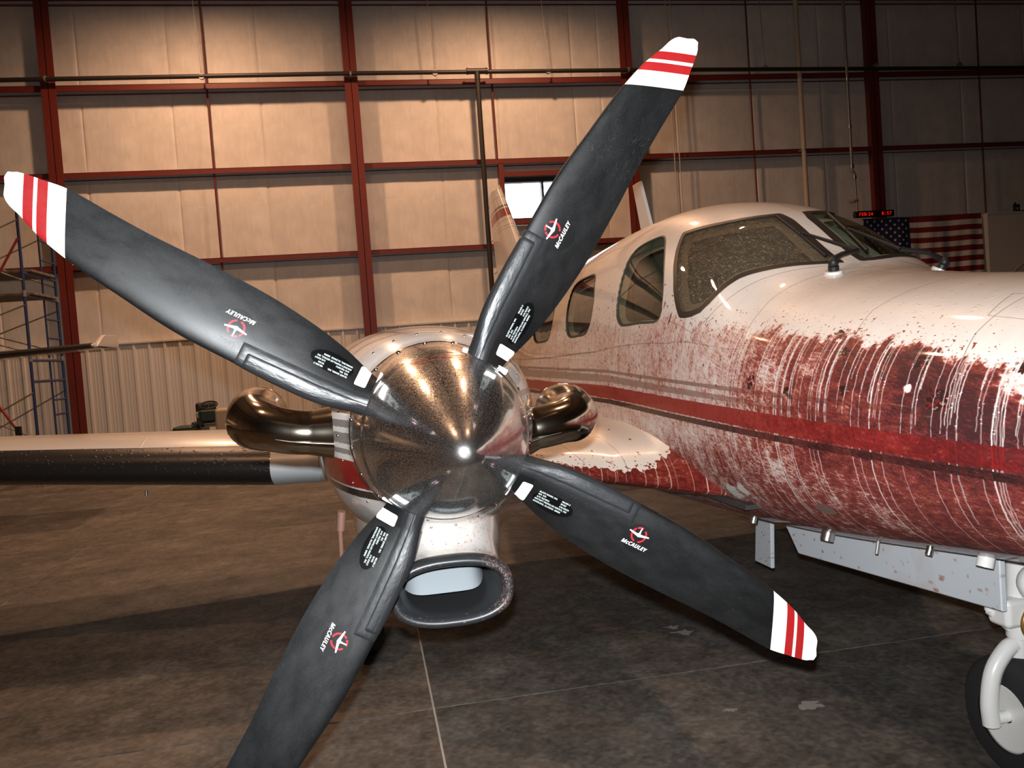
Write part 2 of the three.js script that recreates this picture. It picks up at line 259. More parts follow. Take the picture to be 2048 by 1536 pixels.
for (const [x, label] of [[5.1, 'left of two thin pale cables hanging down the wall behind the cabin roof'], [5.22, 'right of two thin pale cables hanging down the wall behind the cabin roof']]) {
  const t = thing('hanging_cable', label, 'cable', [x, 0, -16.2], 0, 'pair of cables on the back wall');
  mesh('line', rod([0, 0.6, 0], [0.02, TOP - 0.2, 0], 0.011, 6), M.beigePipe, t); mesh('end_hook', [tube([[0, 0.6, 0], [0, 0.5, 0], [0.03, 0.47, 0], [0.05, 0.5, 0]], 0.012, 10, 6)], M.galvanised, t);
}
{ // flag
  const tex = canvasTexture(1024, 532, (c, w, h) => {
    for (let k = 0; k < 13; k++) { c.fillStyle = k % 2 ? '#d9d0c4' : '#7c1a22'; c.fillRect(0, k * h / 13, w, h / 13 + 1); }
    const cw = w * 0.385, ch = h * 7 / 13; c.fillStyle = '#1a2346'; c.fillRect(0, 0, cw, ch); c.fillStyle = '#e6e0d8';
    const star = (x, y, r) => { c.beginPath(); for (let k = 0; k < 10; k++) { const a = -Math.PI / 2 + k * Math.PI / 5, q = k % 2 ? r * 0.4 : r; c.lineTo(x + q * Math.cos(a), y + q * Math.sin(a)); } c.closePath(); c.fill(); };
    for (let r = 0; r < 9; r++) { const n = r % 2 ? 5 : 6; for (let k = 0; k < n; k++) star(cw * ((r % 2 ? 1 : 0.5) + k) / 6, ch * (r + 0.75) / 9.5 + 2, 13.5); }
    for (let k = 0; k < 260; k++) { c.fillStyle = `rgba(60,40,30,${0.02 + 0.04 * rnd()})`; c.fillRect(rnd() * w, 0, 2 + 5 * rnd(), h); }
  });
  const t = thing('flag', 'large stars and stripes flag hung on the far right wall', 'flag', [9.6, 0, -16.05]);
  mesh('cloth', patch((a, b) => [a, 2.48 + b + 0.012 * Math.sin(a * 2.4 + 0.6), 0.025 * Math.sin(a * 7 + b) + 0.02 * Math.sin(a * 17 - b * 2) * (1.6 - b)], 0, 3.16, 80, 0, 1.61, 16), std({ map: tex, roughness: 0.85 }), t);
  mesh('top_batten', rod([0, 4.09, -0.02], [3.16, 4.1, -0.02], 0.012, 8), M.plank, t);
}
{ // digital clock
  const t = thing('wall_clock', 'black digital wall clock with red date and time above the flag', 'clock', [9.86, 4.2, -16.0]);
  mesh('case', [rbox(1.0, 0.15, 0.1, 0.012)], M.darkPlastic, t);
  for (const x of [-0.38, 0.32]) mesh('bracket', span(x - 0.02, x + 0.02, -0.02, 0.05, -0.21, -0.04), M.darkPlastic, t);
  const tex = canvasTexture(1024, 152, (c, w, h) => { c.fillStyle = '#000'; c.fillRect(0, 0, w, h); c.fillStyle = '#ff1c10'; c.font = 'bold 118px monospace'; c.textBaseline = 'middle'; c.fillText('FEB', 70, 80); c.fillText('24', 320, 80); c.fillText('8:57', 690, 80); });
  const g = new THREE.PlaneGeometry(0.96, 0.13); g.translate(0, 0, 0.0515); mesh('display', g, std({ color: 0x050505, roughness: 0.4, emissive: 0xffffff, emissiveMap: tex, emissiveIntensity: 0.9 }), t);
}
{ const t = thing('stair_rail', 'slanting wooden handrail of a stair on the far right partition', 'handrail', [12.9, 0, -15.8]);
  mesh('rail', rod([-0.6, 1.9, 0], [2.4, 4.0, 0], 0.032, 10), M.tan, t);
  for (const x of [-0.3, 0.95, 2.2]) mesh('post', rod([x, 0, 0], [x, 2.32 + x * 0.7 - 0.01, 0], 0.022, 8), M.tan, t);
  mesh('bracket', [span(1.0, 1.04, 2.98, 3.02, -0.17, 0)], M.steel, t); }
{ const t = thing('emergency_lamp', 'small dark lantern standing on top of the far right partition', 'lantern', [13.8, 4.085, -16.15]);
  mesh('case', [span(-0.055, -0.035, 0, 0.2, -0.05, 0.05), span(0.035, 0.055, 0, 0.2, -0.05, 0.05), span(-0.055, 0.055, 0.17, 0.2, -0.05, 0.05), span(-0.055, 0.055, 0, 0.025, -0.05, 0.05), span(-0.05, -0.02, 0.2, 0.25, -0.02, 0.02)], M.darkPlastic, t);
  mesh('lens', rod([0, 0.1, -0.03], [0, 0.1, 0.03], 0.033, 14), M.beigePipe, t); }
{ const t = thing('shelf_board', 'black board lying along the top of the far right partition', 'board', [0, 0, 0]);
  mesh('board', [span(13.87, 18, 4.085, 4.125, -16.35, -16.0)], M.darkPlastic, t); mesh('edge_strip', [span(13.87, 18, 4.08, 4.13, -16.0, -15.99)], M.darkPlastic, t); }

// high-bay lamps: a spun reflector, a housing and a glowing lens with a lamp of the same colour just under it
{
  const shellM = std({ color: rgb(0.5, 0.49, 0.47), roughness: 0.35, metalness: 0.8 }), glow = std({ color: 0x111111, emissive: rgb(1, 0.75, 0.52), emissiveIntensity: 14 });
  const where = ['left lamp of the row nearest the back wall', 'right lamp of the row nearest the back wall', 'left lamp of the middle row over the tail', 'right lamp of the middle row over the tail', 'left lamp of the row over the propeller', 'right lamp of the row over the propeller'];
  LAMP_SPOTS.forEach(([x, y, z, power], i) => {
    const t = thing('high_bay_lamp', 'round high-bay ceiling lamp with spun reflector, ' + where[i], 'lamp', [x, y, z], 0, 'high-bay lamps under the roof');
    mesh('reflector', lathe([[0.05, 0.42], [0.12, 0.4], [0.2, 0.22], [0.24, 0.0], [0.245, -0.01], [0.235, 0.0], [0.19, 0.21], [0.11, 0.38]], 32), shellM, t);
    mesh('housing', [rod([0, 0.4, 0], [0, 0.72, 0], 0.11, 20)], M.darkPlastic, t);
    mesh('stem', rod([0, 0.7, 0], [0, TOP - y - 0.01, 0], 0.018, 8), M.galvanised, t);
    mesh('glowing_lens', lathe([[0.0, 0.02], [0.1, 0.022], [0.18, 0.03], [0.21, 0.04]], 32), glow, t);
    const l = new THREE.SpotLight(LAMP_COLOR, power, 0, 82 * D2R, 0.6, 2); l.position.set(0, -0.03, 0); l.target.position.set(0, -5, 0); l.castShadow = true; l.shadow.radius = 9; t.add(l, l.target);
  });
}
{ // the flash above the lens
  const F = V(-0.012, 0.078, 0.03).applyEuler(camera.rotation).add(camera.position);
  const t = thing('camera_flash', 'small flash head above the camera lens', 'flash', [0, 0, 0]); t.position.copy(F); t.rotation.copy(camera.rotation);
  mesh('case', [span(-0.035, 0.035, -0.02, 0.02, 0.008, 0.05)], M.darkPlastic, t);
  mesh('glowing_tube', [span(-0.026, 0.026, -0.011, 0.011, 0.0, 0.006)], std({ color: 0x222222, emissive: FLASH_COLOR, emissiveIntensity: 6 }), t);
  const l = new THREE.SpotLight(FLASH_COLOR, FLASH_POWER, 0, 52 * D2R, 0.75, 2); l.position.set(0, 0, -0.024); l.target.position.set(0, 0, -3); l.castShadow = true; l.shadow.radius = 0.9; t.add(l, l.target);
}
{ // outside the window
  struct('ground_outside', span(-40, 45, -0.4, -0.15, -70, WALL_Z - 0.3), std({ color: rgb(0.2, 0.19, 0.16), roughness: 1 }));
  const bark = std({ color: rgb(0.16, 0.14, 0.13), roughness: 0.95 });
  const spots = [[3.4, -26], [6.2, -29], [3.6, -33], [8.4, -34.5], [4.8, -39.5]];
  spots.forEach(([x, z], i) => {
    const t = thing('bare_tree', 'thin leafless tree outside the hangar window', 'tree', [x, -0.15, z], rr(0, 6), 'bare trees outside the window');
    const limbs = []; const grow = (p, d, len, r, k) => { const q = [p[0] + d[0] * len, p[1] + d[1] * len, p[2] + d[2] * len]; limbs.push(rod(p, q, r, 5, r * 0.7)); if (k > 0) for (let n = 0; n < 2; n++) { const e = V(d[0] + rr(-0.3, 0.3), d[1] + rr(0.05, 0.3), d[2] + rr(-0.3, 0.3)).normalize(); grow(q, [e.x, e.y, e.z], len * rr(0.6, 0.85), r * 0.62, k - 1); } };
    mesh('trunk', rod([0, 0, 0], [0, 2.6, 0], 0.04, 7, 0.03), bark, t); grow([0, 2.6, 0], [0.05, 1, 0], 1.9, 0.022, 4); mesh('branches', limbs, bark, t);
  });
}
// ------------------------------------------------------------------ the aeroplane: one thing, everything else its parts
const TOE = 2 * D2R;                                                 // the engine's axis points two degrees off the fuselage's
const plane = thing('airplane', 'white twin turboprop airplane with blood-spattered nose, red stripe and polished spinner', 'airplane', [0, 0, 0], TOE);
const HUB = V(-2, 1.4187, 0).applyAxisAngle(V(0, 1, 0), -TOE);
const eng = (name, geo, mat) => { const m = mesh(name, geo, mat, plane); m.position.copy(HUB); m.rotation.y = -TOE; return m; };   // coordinates from the hub, z forward
const wld = (name, geo, mat) => { const m = mesh(name, geo, mat, plane); m.rotation.y = -TOE; return m; };                         // coordinates of the hangar
function port(m) { const c = m.clone(); c.position.x = -m.position.x; c.rotation.y = -m.rotation.y; c.scale.x = -1; c.userData = {}; plane.add(c); return c; }

// fuselage section tables, tail to nose (z)
const FZ = [-9.2, -8, -6.5, -5, -4, -3, -2.3, -1.7, -1.2, -0.8, -0.3, 0.2, 0.7, 1.2, 1.6, 1.9];
const FT = [1.84, 1.95, 2.1, 2.27, 2.34, 2.38, 2.345, 2.195, 1.89, 1.805, 1.75, 1.695, 1.61, 1.5, 1.36, 1.2];
const FB = [1.5, 1.25, 0.95, 0.7, 0.63, 0.63, 0.66, 0.69, 0.725, 0.765, 0.825, 0.88, 0.93, 1.0, 1.06, 1.13];
const FW = [0.1, 0.28, 0.5, 0.71, 0.73, 0.73, 0.73, 0.725, 0.715, 0.7, 0.66, 0.6, 0.51, 0.38, 0.22, 0.03];
const FC = [1.68, 1.6, 1.45, 1.33, 1.3, 1.3, 1.3, 1.3, 1.3, 1.29, 1.27, 1.25, 1.22, 1.2, 1.18, 1.15];
const FU = [2, 2, 2.1, 2.3, 2.3, 2.3, 2.3, 2.3, 2.3, 2.3, 2.3, 2.3, 2.2, 2.1, 2, 2];
const FL = [2, 2, 2.1, 2.3, 2.4, 2.4, 2.4, 2.4, 2.4, 2.4, 2.4, 2.4, 2.3, 2.2, 2.1, 2];
const secCache = new Map();
function sec(z) { const k = Math.round(z * 1e4); let s = secCache.get(k); if (!s) { s = [FT, FB, FW, FC, FU, FL].map((t) => interp(z, FZ, t)); secCache.set(k, s); } return s; }
function fus(z, deg, k = 1) {
  const [T, B, W, C, U, L] = sec(z), a = deg * D2R, ct = Math.cos(a), st = Math.sin(a), n = 2 / (st >= 0 ? U : L);
  return [k * W * Math.sign(ct) * Math.pow(Math.abs(ct), n), C + k * (st >= 0 ? T - C : C - B) * Math.sign(st) * Math.pow(Math.abs(st), n), z];
}
const SPLIT = -2.8, G = 0.72 * D2R;                                  // G: metres of girth per degree, for distances on the skin
const loopOf = (pts) => pts.map(([z, t]) => [z, t * G]);
const WS = loopOf([[-1.655, 154.6], [-1.71, 152], [-1.754, 149.5], [-1.80, 146.5], [-1.844, 143], [-1.916, 138], [-1.988, 132], [-2.04, 127], [-2.078, 123], [-1.97, 119], [-1.9, 116.4], [-1.844, 114], [-1.78, 109.8], [-1.736, 105.5], [-1.70, 100.5], [-1.681, 96], [-1.6, 95], [-1.465, 95], [-1.213, 95], [-1.218, 98], [-1.231, 101.5], [-1.25, 105.2], [-1.272, 109], [-1.30, 114], [-1.332, 119.5], [-1.365, 124.5], [-1.393, 129], [-1.416, 134.5], [-1.435, 139.5], [-1.455, 144.5], [-1.492, 149.4], [-1.55, 152.4], [-1.6, 153.8]]);
const W1 = roundLoop(loopOf([[-2.276, 125], [-2.12, 132.5], [-2.006, 140], [-1.93, 146], [-1.885, 151], [-1.866, 155.5], [-1.915, 158.2], [-2.13, 159.3], [-2.367, 160.2], [-2.46, 158.4], [-2.511, 155], [-2.556, 148], [-2.592, 141], [-2.615, 134.5], [-2.58, 129.5], [-2.43, 126]]));
const W2 = roundLoop(loopOf([[-3.2, 137.2], [-3.08, 144], [-3.0, 150], [-2.97, 157], [-3.03, 161.6], [-3.2, 162.4], [-3.42, 162], [-3.53, 158], [-3.6, 151], [-3.64, 145], [-3.655, 139.5], [-3.58, 136.8], [-3.4, 136.3]]));
const W3 = W2.map(([z, t]) => [z - 0.97, t]), W4 = W2.map(([z, t]) => [z - 1.94, t]);
const flipSide = (loop) => loop.map(([z, t]) => [z, 185 * G - t]), flipCab = (loop) => loop.map(([z, t]) => [z, 180 * G - t]);
const OPENINGS = [WS, flipSide(WS), W1, W2, W3, W4, flipCab(W1), flipCab(W2), flipCab(W3), flipCab(W4)];
const BB = OPENINGS.map((l) => [Math.min(...l.map((p) => p[0])) - 0.08, Math.max(...l.map((p) => p[0])) + 0.08, Math.min(...l.map((p) => p[1])) - 0.08, Math.max(...l.map((p) => p[1])) + 0.08]);
function openDistance(z, t) { let d = 0.08; const y = t * G; OPENINGS.forEach((l, i) => { const b = BB[i]; if (z > b[0] && z < b[1] && y > b[2] && y < b[3]) d = Math.min(d, polygonDistance(l, z, y)); }); return d; }

// ---- paint: white, grey pinstripes, a red band over a black one; then the blood, washed by water into runs
const redTop = (z) => 1.288 - 0.0345 * Math.max(z, -2.6) , pick = (z, X, Y) => lin(z, X, Y);
function paintAt(z, Y, side) {
  const n = (noise2(z * 40, Y * 40) - 0.5) * 5;
  let c = [226 + n, 221 + n, 214 + n];
  if (side) {
    const t = redTop(z), th = pick(z, [-4.5, -0.5, 0.3, 1.4], [0.073, 0.068, 0.062, 0.045]);
    if (Y < t && Y > t - th) c = [142, 24, 24];
    else if (Y < t - th - 0.006 && Y > t - th - 0.031) c = [34, 26, 25];
    else if (z < 0.1 && Y > t + 0.022 && Y < t + 0.062 - 0.012 * (z + 2.6)) c = [150, 143, 136];
    else if (z < -0.1 && Y > t + 0.075 - 0.006 * (z + 2.6) && Y < t + 0.092 - 0.006 * (z + 2.6)) c = [132, 126, 120];
  }
  return c;
}
const BZ = [-9.2, -2.8, -2.2, -1.8, -1.62, -1.45, -1.2, -0.9, -0.5, -0.1, 0.12, 0.4, 1.9], BT = [168, 160, 158, 155, 157, 151, 147, 145, 145.5, 147.5, 150, 152, 160];
function bloodAmount(z, th) {
  const finger = 5.5 * (noise2(z * 46, 3.3) - 0.5) + 6 * (noise2(z * 13, 7.7) - 0.5);
  const top = pick(z, BZ, BT) + finger, inside = smooth(-1.8, 3.2, th - top + 3.4 * (noise2(z * 75 + 31, th * 0.8) - 0.5) + 2.2 * (noise2(z * 210, th * 2.1) - 0.5));
  let d = pick(z, [-9.2, -4, -2.8, -2.1, -1.5, -1.1, -0.75, -0.4, -0.1, 0.12, 0.5, 1.9], [0.03, 0.1, 0.16, 0.2, 0.28, 0.4, 0.66, 0.86, 1.0, 1.0, 0.85, 0.6]);
  if (th > 188) d = lerp(d, pick(z, [-9.2, -2.8, -1.8, -1, -0.4, 0.3, 1.9], [0.08, 0.27, 0.42, 0.55, 0.68, 0.76, 0.5]), smooth(186, 196, th));
  if (th > 236) d *= 1 - 0.5 * smooth(236, 262, th);
  const y = th * G, patchy = (fbm(z * 5.5 + 2, y * 5.5, 4) - 0.5), fib = noise2((z + y * 0.5) * 55, (y - z * 0.35) * 150) - 0.5, grit = noise2(z * 230, y * 230) - 0.5, mid = noise2(z * 34 + 5, y * 30) - 0.5;
  const act = 0.35 + 0.65 * clamp(d * 1.4); let a = d + act * (0.5 * patchy + 0.42 * fib + 0.34 * grit + 0.34 * mid); const sp = noise2(z * 95 + 3, y * 130); if (sp > 0.83 && a < 0.6) a += (sp - 0.83) * 3.4;
  const hole = (cz, ct, r, k) => { const q = Math.hypot(z - cz, (th - ct) * G) / r + 0.5 * (noise2(z * 60, y * 60) - 0.5); if (q < 1) a -= k * smooth(1, 0.35, q); };
  hole(0.22, 157, 0.1, 0.9); hole(0.3, 164, 0.09, 0.5); hole(-0.82, 163, 0.12, 0.22); hole(-0.62, 158, 0.09, 0.2); hole(-0.14, 163, 0.024, 1.6); hole(-0.3, 215, 0.14, 0.15); hole(-0.85, 196, 0.1, 0.22); const dark = (cz, ct, r, k) => { const q = Math.hypot(z - cz, (th - ct) * G) / r; if (q < 1) a += k * smooth(1, 0.2, q); }; dark(-0.02, 166, 0.2, 0.22); dark(0.12, 175, 0.22, 0.25); dark(-0.12, 154, 0.12, 0.15); hole(-1.3, 214, 0.07, 0.9); hole(-1.2, 211, 0.05, 0.8);
  a *= inside;
  // flung specks above the edge and over the cabin side
  const far = top - th; if (far > -4) { const s = noise2(z * 120 + 11, y * 105), reach = z > -1.7 ? 14 : 26; if (s > 0.86 + 0.14 * clamp(far / reach) - 0.02 * (z > -1.7)) a = Math.max(a, 0.55 + 1.5 * (s - 0.86)); }
  if (z < -1.6 && z > -1.86 && th > 148 && th < 160) { const s = fbm(z * 40, y * 22, 3); if (s > 0.6) a = Math.max(a, (s - 0.6) * 6); }
  return clamp(a, 0, 1.25);
}
function bloodColor(a) {
  const st = [[0, [206, 166, 154]], [0.3, [180, 112, 98]], [0.6, [132, 50, 40]], [0.9, [98, 27, 23]], [1.25, [50, 11, 14]]];
  let i = 0; while (i < st.length - 2 && a > st[i + 1][0]) i++; const t = clamp((a - st[i][0]) / (st[i + 1][0] - st[i][0])); return [0, 1, 2].map((k) => lerp(st[i][1][k], st[i + 1][1][k], t));
}
function skinTextures(z0, z1, W, H, runs) {
  const blood = document.createElement('canvas'); blood.width = W; blood.height = H; const b = blood.getContext('2d');
  const base = document.createElement('canvas'); base.width = W; base.height = H; const c = base.getContext('2d');
  const bi = b.createImageData(W, H), ci = c.createImageData(W, H);
  for (let i = 0; i < W; i++) { const z = z0 + (z1 - z0) * (i + 0.5) / W; for (let j = 0; j < H; j++) {
    const th = 90 + 180 * (j + 0.5) / H, Y = fus(z, th)[1], k = (j * W + i) * 4, p = paintAt(z, Y, th > 140 && th < 225), a = bloodAmount(z, th), q = bloodColor(a);
    ci.data[k] = p[0]; ci.data[k + 1] = p[1]; ci.data[k + 2] = p[2]; ci.data[k + 3] = 255;
    bi.data[k] = q[0]; bi.data[k + 1] = q[1]; bi.data[k + 2] = q[2]; bi.data[k + 3] = 255 * clamp(a * 1.75) * (p[0] < 160 && p[1] < 40 ? 0.56 : 0.94);
  } }
  c.putImageData(ci, 0, 0); b.putImageData(bi, 0, 0);
  const px = (z) => (z - z0) / (z1 - z0) * W, py = (t) => (t - 90) / 180 * H, mx = W / (z1 - z0);
  // hair, fibres and clots in the blood
  for (let k = 0; k < runs.fibres; k++) { const z = rr(z0, z1), t = rr(142, 262), a = bloodAmount(z, t); if (a < 0.3 + 0.3 * rnd()) continue; const dark = rnd() < 0.5 + 0.3 * a; b.strokeStyle = dark ? `rgba(70,14,14,${0.25 + 0.4 * rnd()})` : `rgba(196,120,106,${0.2 + 0.25 * rnd()})`; b.lineWidth = 0.6 + rnd() * 0.9; const x = px(z), y = py(t), an = rr(-0.9, 0.5), l = rr(2, 9) * mx / 430; b.beginPath(); b.moveTo(x, y); b.lineTo(x + l * Math.cos(an), y + l * Math.sin(an)); b.stroke(); }
  for (const [z, t, r, n] of runs.clots) for (let k = 0; k < n; k++) { const x = px(z + rr(-r, r) * 0.8), y = py(t) + rr(-r, r) * mx * 1.2; b.fillStyle = rnd() < 0.6 ? `rgba(${18 + 20 * rnd()},6,8,.95)` : rnd() < 0.7 ? `rgba(${74 + 40 * rnd()},${12 + 12 * rnd()},${12 + 10 * rnd()},.85)` : 'rgba(196,150,128,.7)'; b.beginPath(); b.ellipse(x, y, rr(1, 7), rr(1, 5), rr(0, 3), 0, 7); b.fill(); }
  // runs of wash water: the blood is carried off along thin wandering lines
  b.globalCompositeOperation = 'destination-out'; b.lineCap = 'round'; b.lineJoin = 'round';
  for (let k = 0; k < runs.drips; k++) {
    const z = runs.where(k), t0 = pick(z, BZ, BT) + rr(-3, 2.5), thin = z < -1.0, stop = rnd(), t1 = stop < 0.35 ? rr(172, 179) : stop < 0.6 ? rr(158, 172) : rr(195, 250);
    let x = px(z); const w = (thin ? rr(0.9, 1.7) : rr(0.9, 2.2)) * mx / 436; b.strokeStyle = `rgba(0,0,0,${thin ? rr(0.3, 0.7) : rr(0.55, 0.92)})`; b.lineWidth = w;
    const y0 = py(t0), y1 = py(t1); b.beginPath(); b.moveTo(x + rr(1, 4), y0 - rr(4, 10)); let v = 0, y = y0; while (y < y1) { const dy = rr(5, 16); v = v * 0.5 + rr(-0.9, 0.9); y += dy; b.lineTo(x + v, y); } b.stroke();
    if (!thin) for (let n = 0; n < 4; n++) { b.beginPath(); b.arc(x + rr(-1, 1), rr(y0, Math.min(y1, y0 + 160)), w * rr(0.55, 0.95), 0, 7); b.fill(); }
    if (!thin && rnd() < 0.6) { b.beginPath(); b.ellipse(x + 1, y0 - 4, w * 1.5, w * 3.2, 0.3, 0, 7); b.fill(); }
  }
  b.globalCompositeOperation = 'source-over';
  c.drawImage(blood, 0, 0);
  // seams
  c.strokeStyle = 'rgba(60,48,44,.6)'; c.lineWidth = 1.1; runs.seams.forEach((l) => { c.beginPath(); l.forEach(([z, t], i) => (i ? c.lineTo : c.moveTo).call(c, px(z), py(t))); c.stroke(); });
  c.fillStyle = 'rgba(70,40,34,.8)'; runs.fasteners.forEach(([z, t]) => { c.beginPath(); c.arc(px(z), py(t), 2.6, 0, 7); c.fill(); });
  const map = new THREE.CanvasTexture(base); map.colorSpace = THREE.SRGBColorSpace;
  const rough = canvasTexture(W / 2, H / 2, (g, w, h) => { g.drawImage(blood, 0, 0, w, h); const d = g.getImageData(0, 0, w, h); for (let k = 0; k < d.data.length; k += 4) { const a = d.data[k + 3] / 255, v = lerp(105, 125 + 70 * hash2(k, 5), a); d.data[k] = d.data[k + 1] = d.data[k + 2] = v; d.data[k + 3] = 255; } g.putImageData(d, 0, 0); }, { srgb: false });
  const bump = canvasTexture(W, H, (g) => {
    g.fillStyle = '#404040'; g.fillRect(0, 0, W, H); g.globalAlpha = 0.32; g.drawImage(blood, 0, 0); g.globalAlpha = 1;
    g.strokeStyle = '#101010'; g.lineWidth = 2; runs.seams.forEach((l) => { g.beginPath(); l.forEach(([z, t], i) => (i ? g.lineTo : g.moveTo).call(g, px(z), py(t))); g.stroke(); });
    const rivet = (z, t) => { const x = px(z), y = py(t); g.fillStyle = '#9a9a9a'; g.beginPath(); g.arc(x, y, 1.9 * mx / 436, 0, 7); g.fill(); g.fillStyle = '#f4f4f4'; g.beginPath(); g.arc(x, y, 1.1 * mx / 436, 0, 7); g.fill(); };
    runs.rivets.forEach((l) => { for (let i = 0; i + 1 < l.length; i++) { const [za, ta] = l[i], [zb, tb] = l[i + 1], n = Math.max(1, Math.round(Math.hypot(zb - za, (tb - ta) * G) / 0.028)); for (let k = 0; k < n; k++) rivet(lerp(za, zb, k / n), lerp(ta, tb, k / n)); } });
    for (let k = 0; k < runs.drops; k++) { const z = rr(z0, z1), t = rr(90, 150), x = px(z), y = py(t), r = rr(0.7, 2.1); g.fillStyle = '#c8c8c8'; g.beginPath(); g.ellipse(x, y, r, r * rr(1, 1.6), 0, 0, 7); g.fill(); }
  }, { srgb: false });
  return phys({ map, roughnessMap: rough, roughness: 1, bumpMap: bump, bumpScale: 0.0018, clearcoat: 0.55, clearcoatRoughness: 0.05 });
}
const belt = (z0, z1, t) => [[z0, t], [z1, t]];
const skinFront = skinTextures(SPLIT, 1.9, 2048, 1280, {
  fibres: 26000, drips: 350, drops: 1500,
  where: (k) => k < 225 ? -2.6 + 1.6 * Math.pow(rnd(), 0.62) : rr(-1.15, 0.9),
  clots: [[-0.47, 151.5, 0.022, 40], [-0.4, 166.5, 0.02, 34], [-0.02, 166, 0.045, 90], [-0.12, 153, 0.03, 50], [-0.55, 143, 0.02, 26], [-0.95, 168, 0.03, 16], [-0.7, 170, 0.03, 20], [0.2, 152, 0.025, 26]],
  seams: [[[-2.8, 168], [-1.75, 164], [-1.1, 155.5]], [[-0.98, 205], [-0.98, 160], [-0.965, 156.5], [-0.93, 154.6], [-0.33, 150.4]], [[-1.12, 90], [-1.14, 125], [-1.1, 155], [-1.1, 214]], [[-0.45, 90], [-0.5, 130], [-0.46, 146]], [[0.02, 90], [0, 140], [0.05, 178], [0.05, 268]], [[-1.45, 214], [-0.2, 214.5], [0.6, 213]], [[-2.8, 205], [-1.7, 206], [-1.45, 214]], [[-1.5, 214], [-1.3, 250], [-1.3, 268]], [[-0.05, 117], [0.3, 121], [0.32, 134], [-0.02, 131], [-0.05, 117]], [[-1.75, 157], [-1.5, 157.5], [-1.42, 150], [-1.36, 139], [-1.3, 124], [-1.2, 100]]],
  fasteners: [...[-0.92, -0.8, -0.68, -0.56, -0.44, -0.34].map((z, i) => [z, 158.5 - i * 0.6]), [-0.96, 166], [-0.96, 178], [-0.95, 192], [0.1, 160], [0.1, 190], [-1.35, 166]],
  rivets: [belt(-2.8, -1.75, 168.4), [[-1.75, 164.8], [-1.1, 156.3]], [[-1.11, 92], [-1.125, 125], [-1.09, 154]], [[-1.45, 215.4], [-0.2, 216]], [[-1.48, 216], [-1.28, 262]], [[-2.72, 92], [-2.72, 166]], [[-2.68, 92], [-2.68, 126]], [[-1.79, 157], [-1.79, 168]], [[-1.02, 95], [-1.03, 150]], [[-2.1, 92], [-2.16, 119]], [[-2.3, 92], [-2.3, 121]], [[-1.33, 124], [-1.24, 98]]],
});
SEED = 99;
const skinRear = skinTextures(-9.2, SPLIT, 2048, 640, {
  fibres: 5000, drips: 60, drops: 900, where: () => rr(-4.6, -2.8), clots: [],
  seams: [[[-9, 172], [-5.3, 170], [-2.8, 168]], [[-4.2, 92], [-4.2, 260]], [[-5.8, 92], [-5.8, 260]]], fasteners: [],
  rivets: [[[-6, 170.5], [-2.8, 168.4]], [[-3.85, 92], [-3.85, 168]], [[-4.25, 92], [-4.25, 168]], [[-3.0, 92], [-3.0, 134]], [[-4.9, 92], [-4.9, 168]], [[-5.75, 92], [-5.75, 200]]],
});
const portPaint = canvasTexture(1024, 256, (c, w, h) => { const d = c.createImageData(w, h); for (let i = 0; i < w; i++) for (let j = 0; j < h; j++) { const z = -9.2 + 11.1 * i / w, t = 90 - 180 * j / h, p = paintAt(z, fus(z, t)[1], t < 40 && t > -45), k = (j * w + i) * 4; d.data[k] = p[0]; d.data[k + 1] = p[1]; d.data[k + 2] = p[2]; d.data[k + 3] = 255; } c.putImageData(d, 0, 0); });
const skinPort = phys({ map: portPaint, roughness: 0.25, clearcoat: 0.5, clearcoatRoughness: 0.05 });
const keep = (z, t) => openDistance(z, t);
mesh('nose_section', patch(fus, SPLIT, 1.895, 240, 90, 270, 150, { d: keep, flip: true, uv: (z, t) => [(z - SPLIT) / (1.9 - SPLIT), 1 - (t - 90) / 180] }), skinFront, plane).userData.label = 'white nose and cockpit skin with blood and wash runs';
mesh('cabin_section', patch(fus, -9.2, SPLIT, 160, 90, 270, 120, { d: keep, flip: true, uv: (z, t) => [(z + 9.2) / (SPLIT + 9.2), 1 - (t - 90) / 180] }), skinRear, plane).userData.label = 'white cabin and tail skin with grey pinstripes';
mesh('port_side', patch(fus, -9.2, 1.895, 280, -90, 90, 110, { d: keep, flip: true, uv: (z, t) => [(z + 9.2) / 11.1, 1 - (90 - t) / 180] }), skinPort, plane).userData.label = 'clean far side of the fuselage';
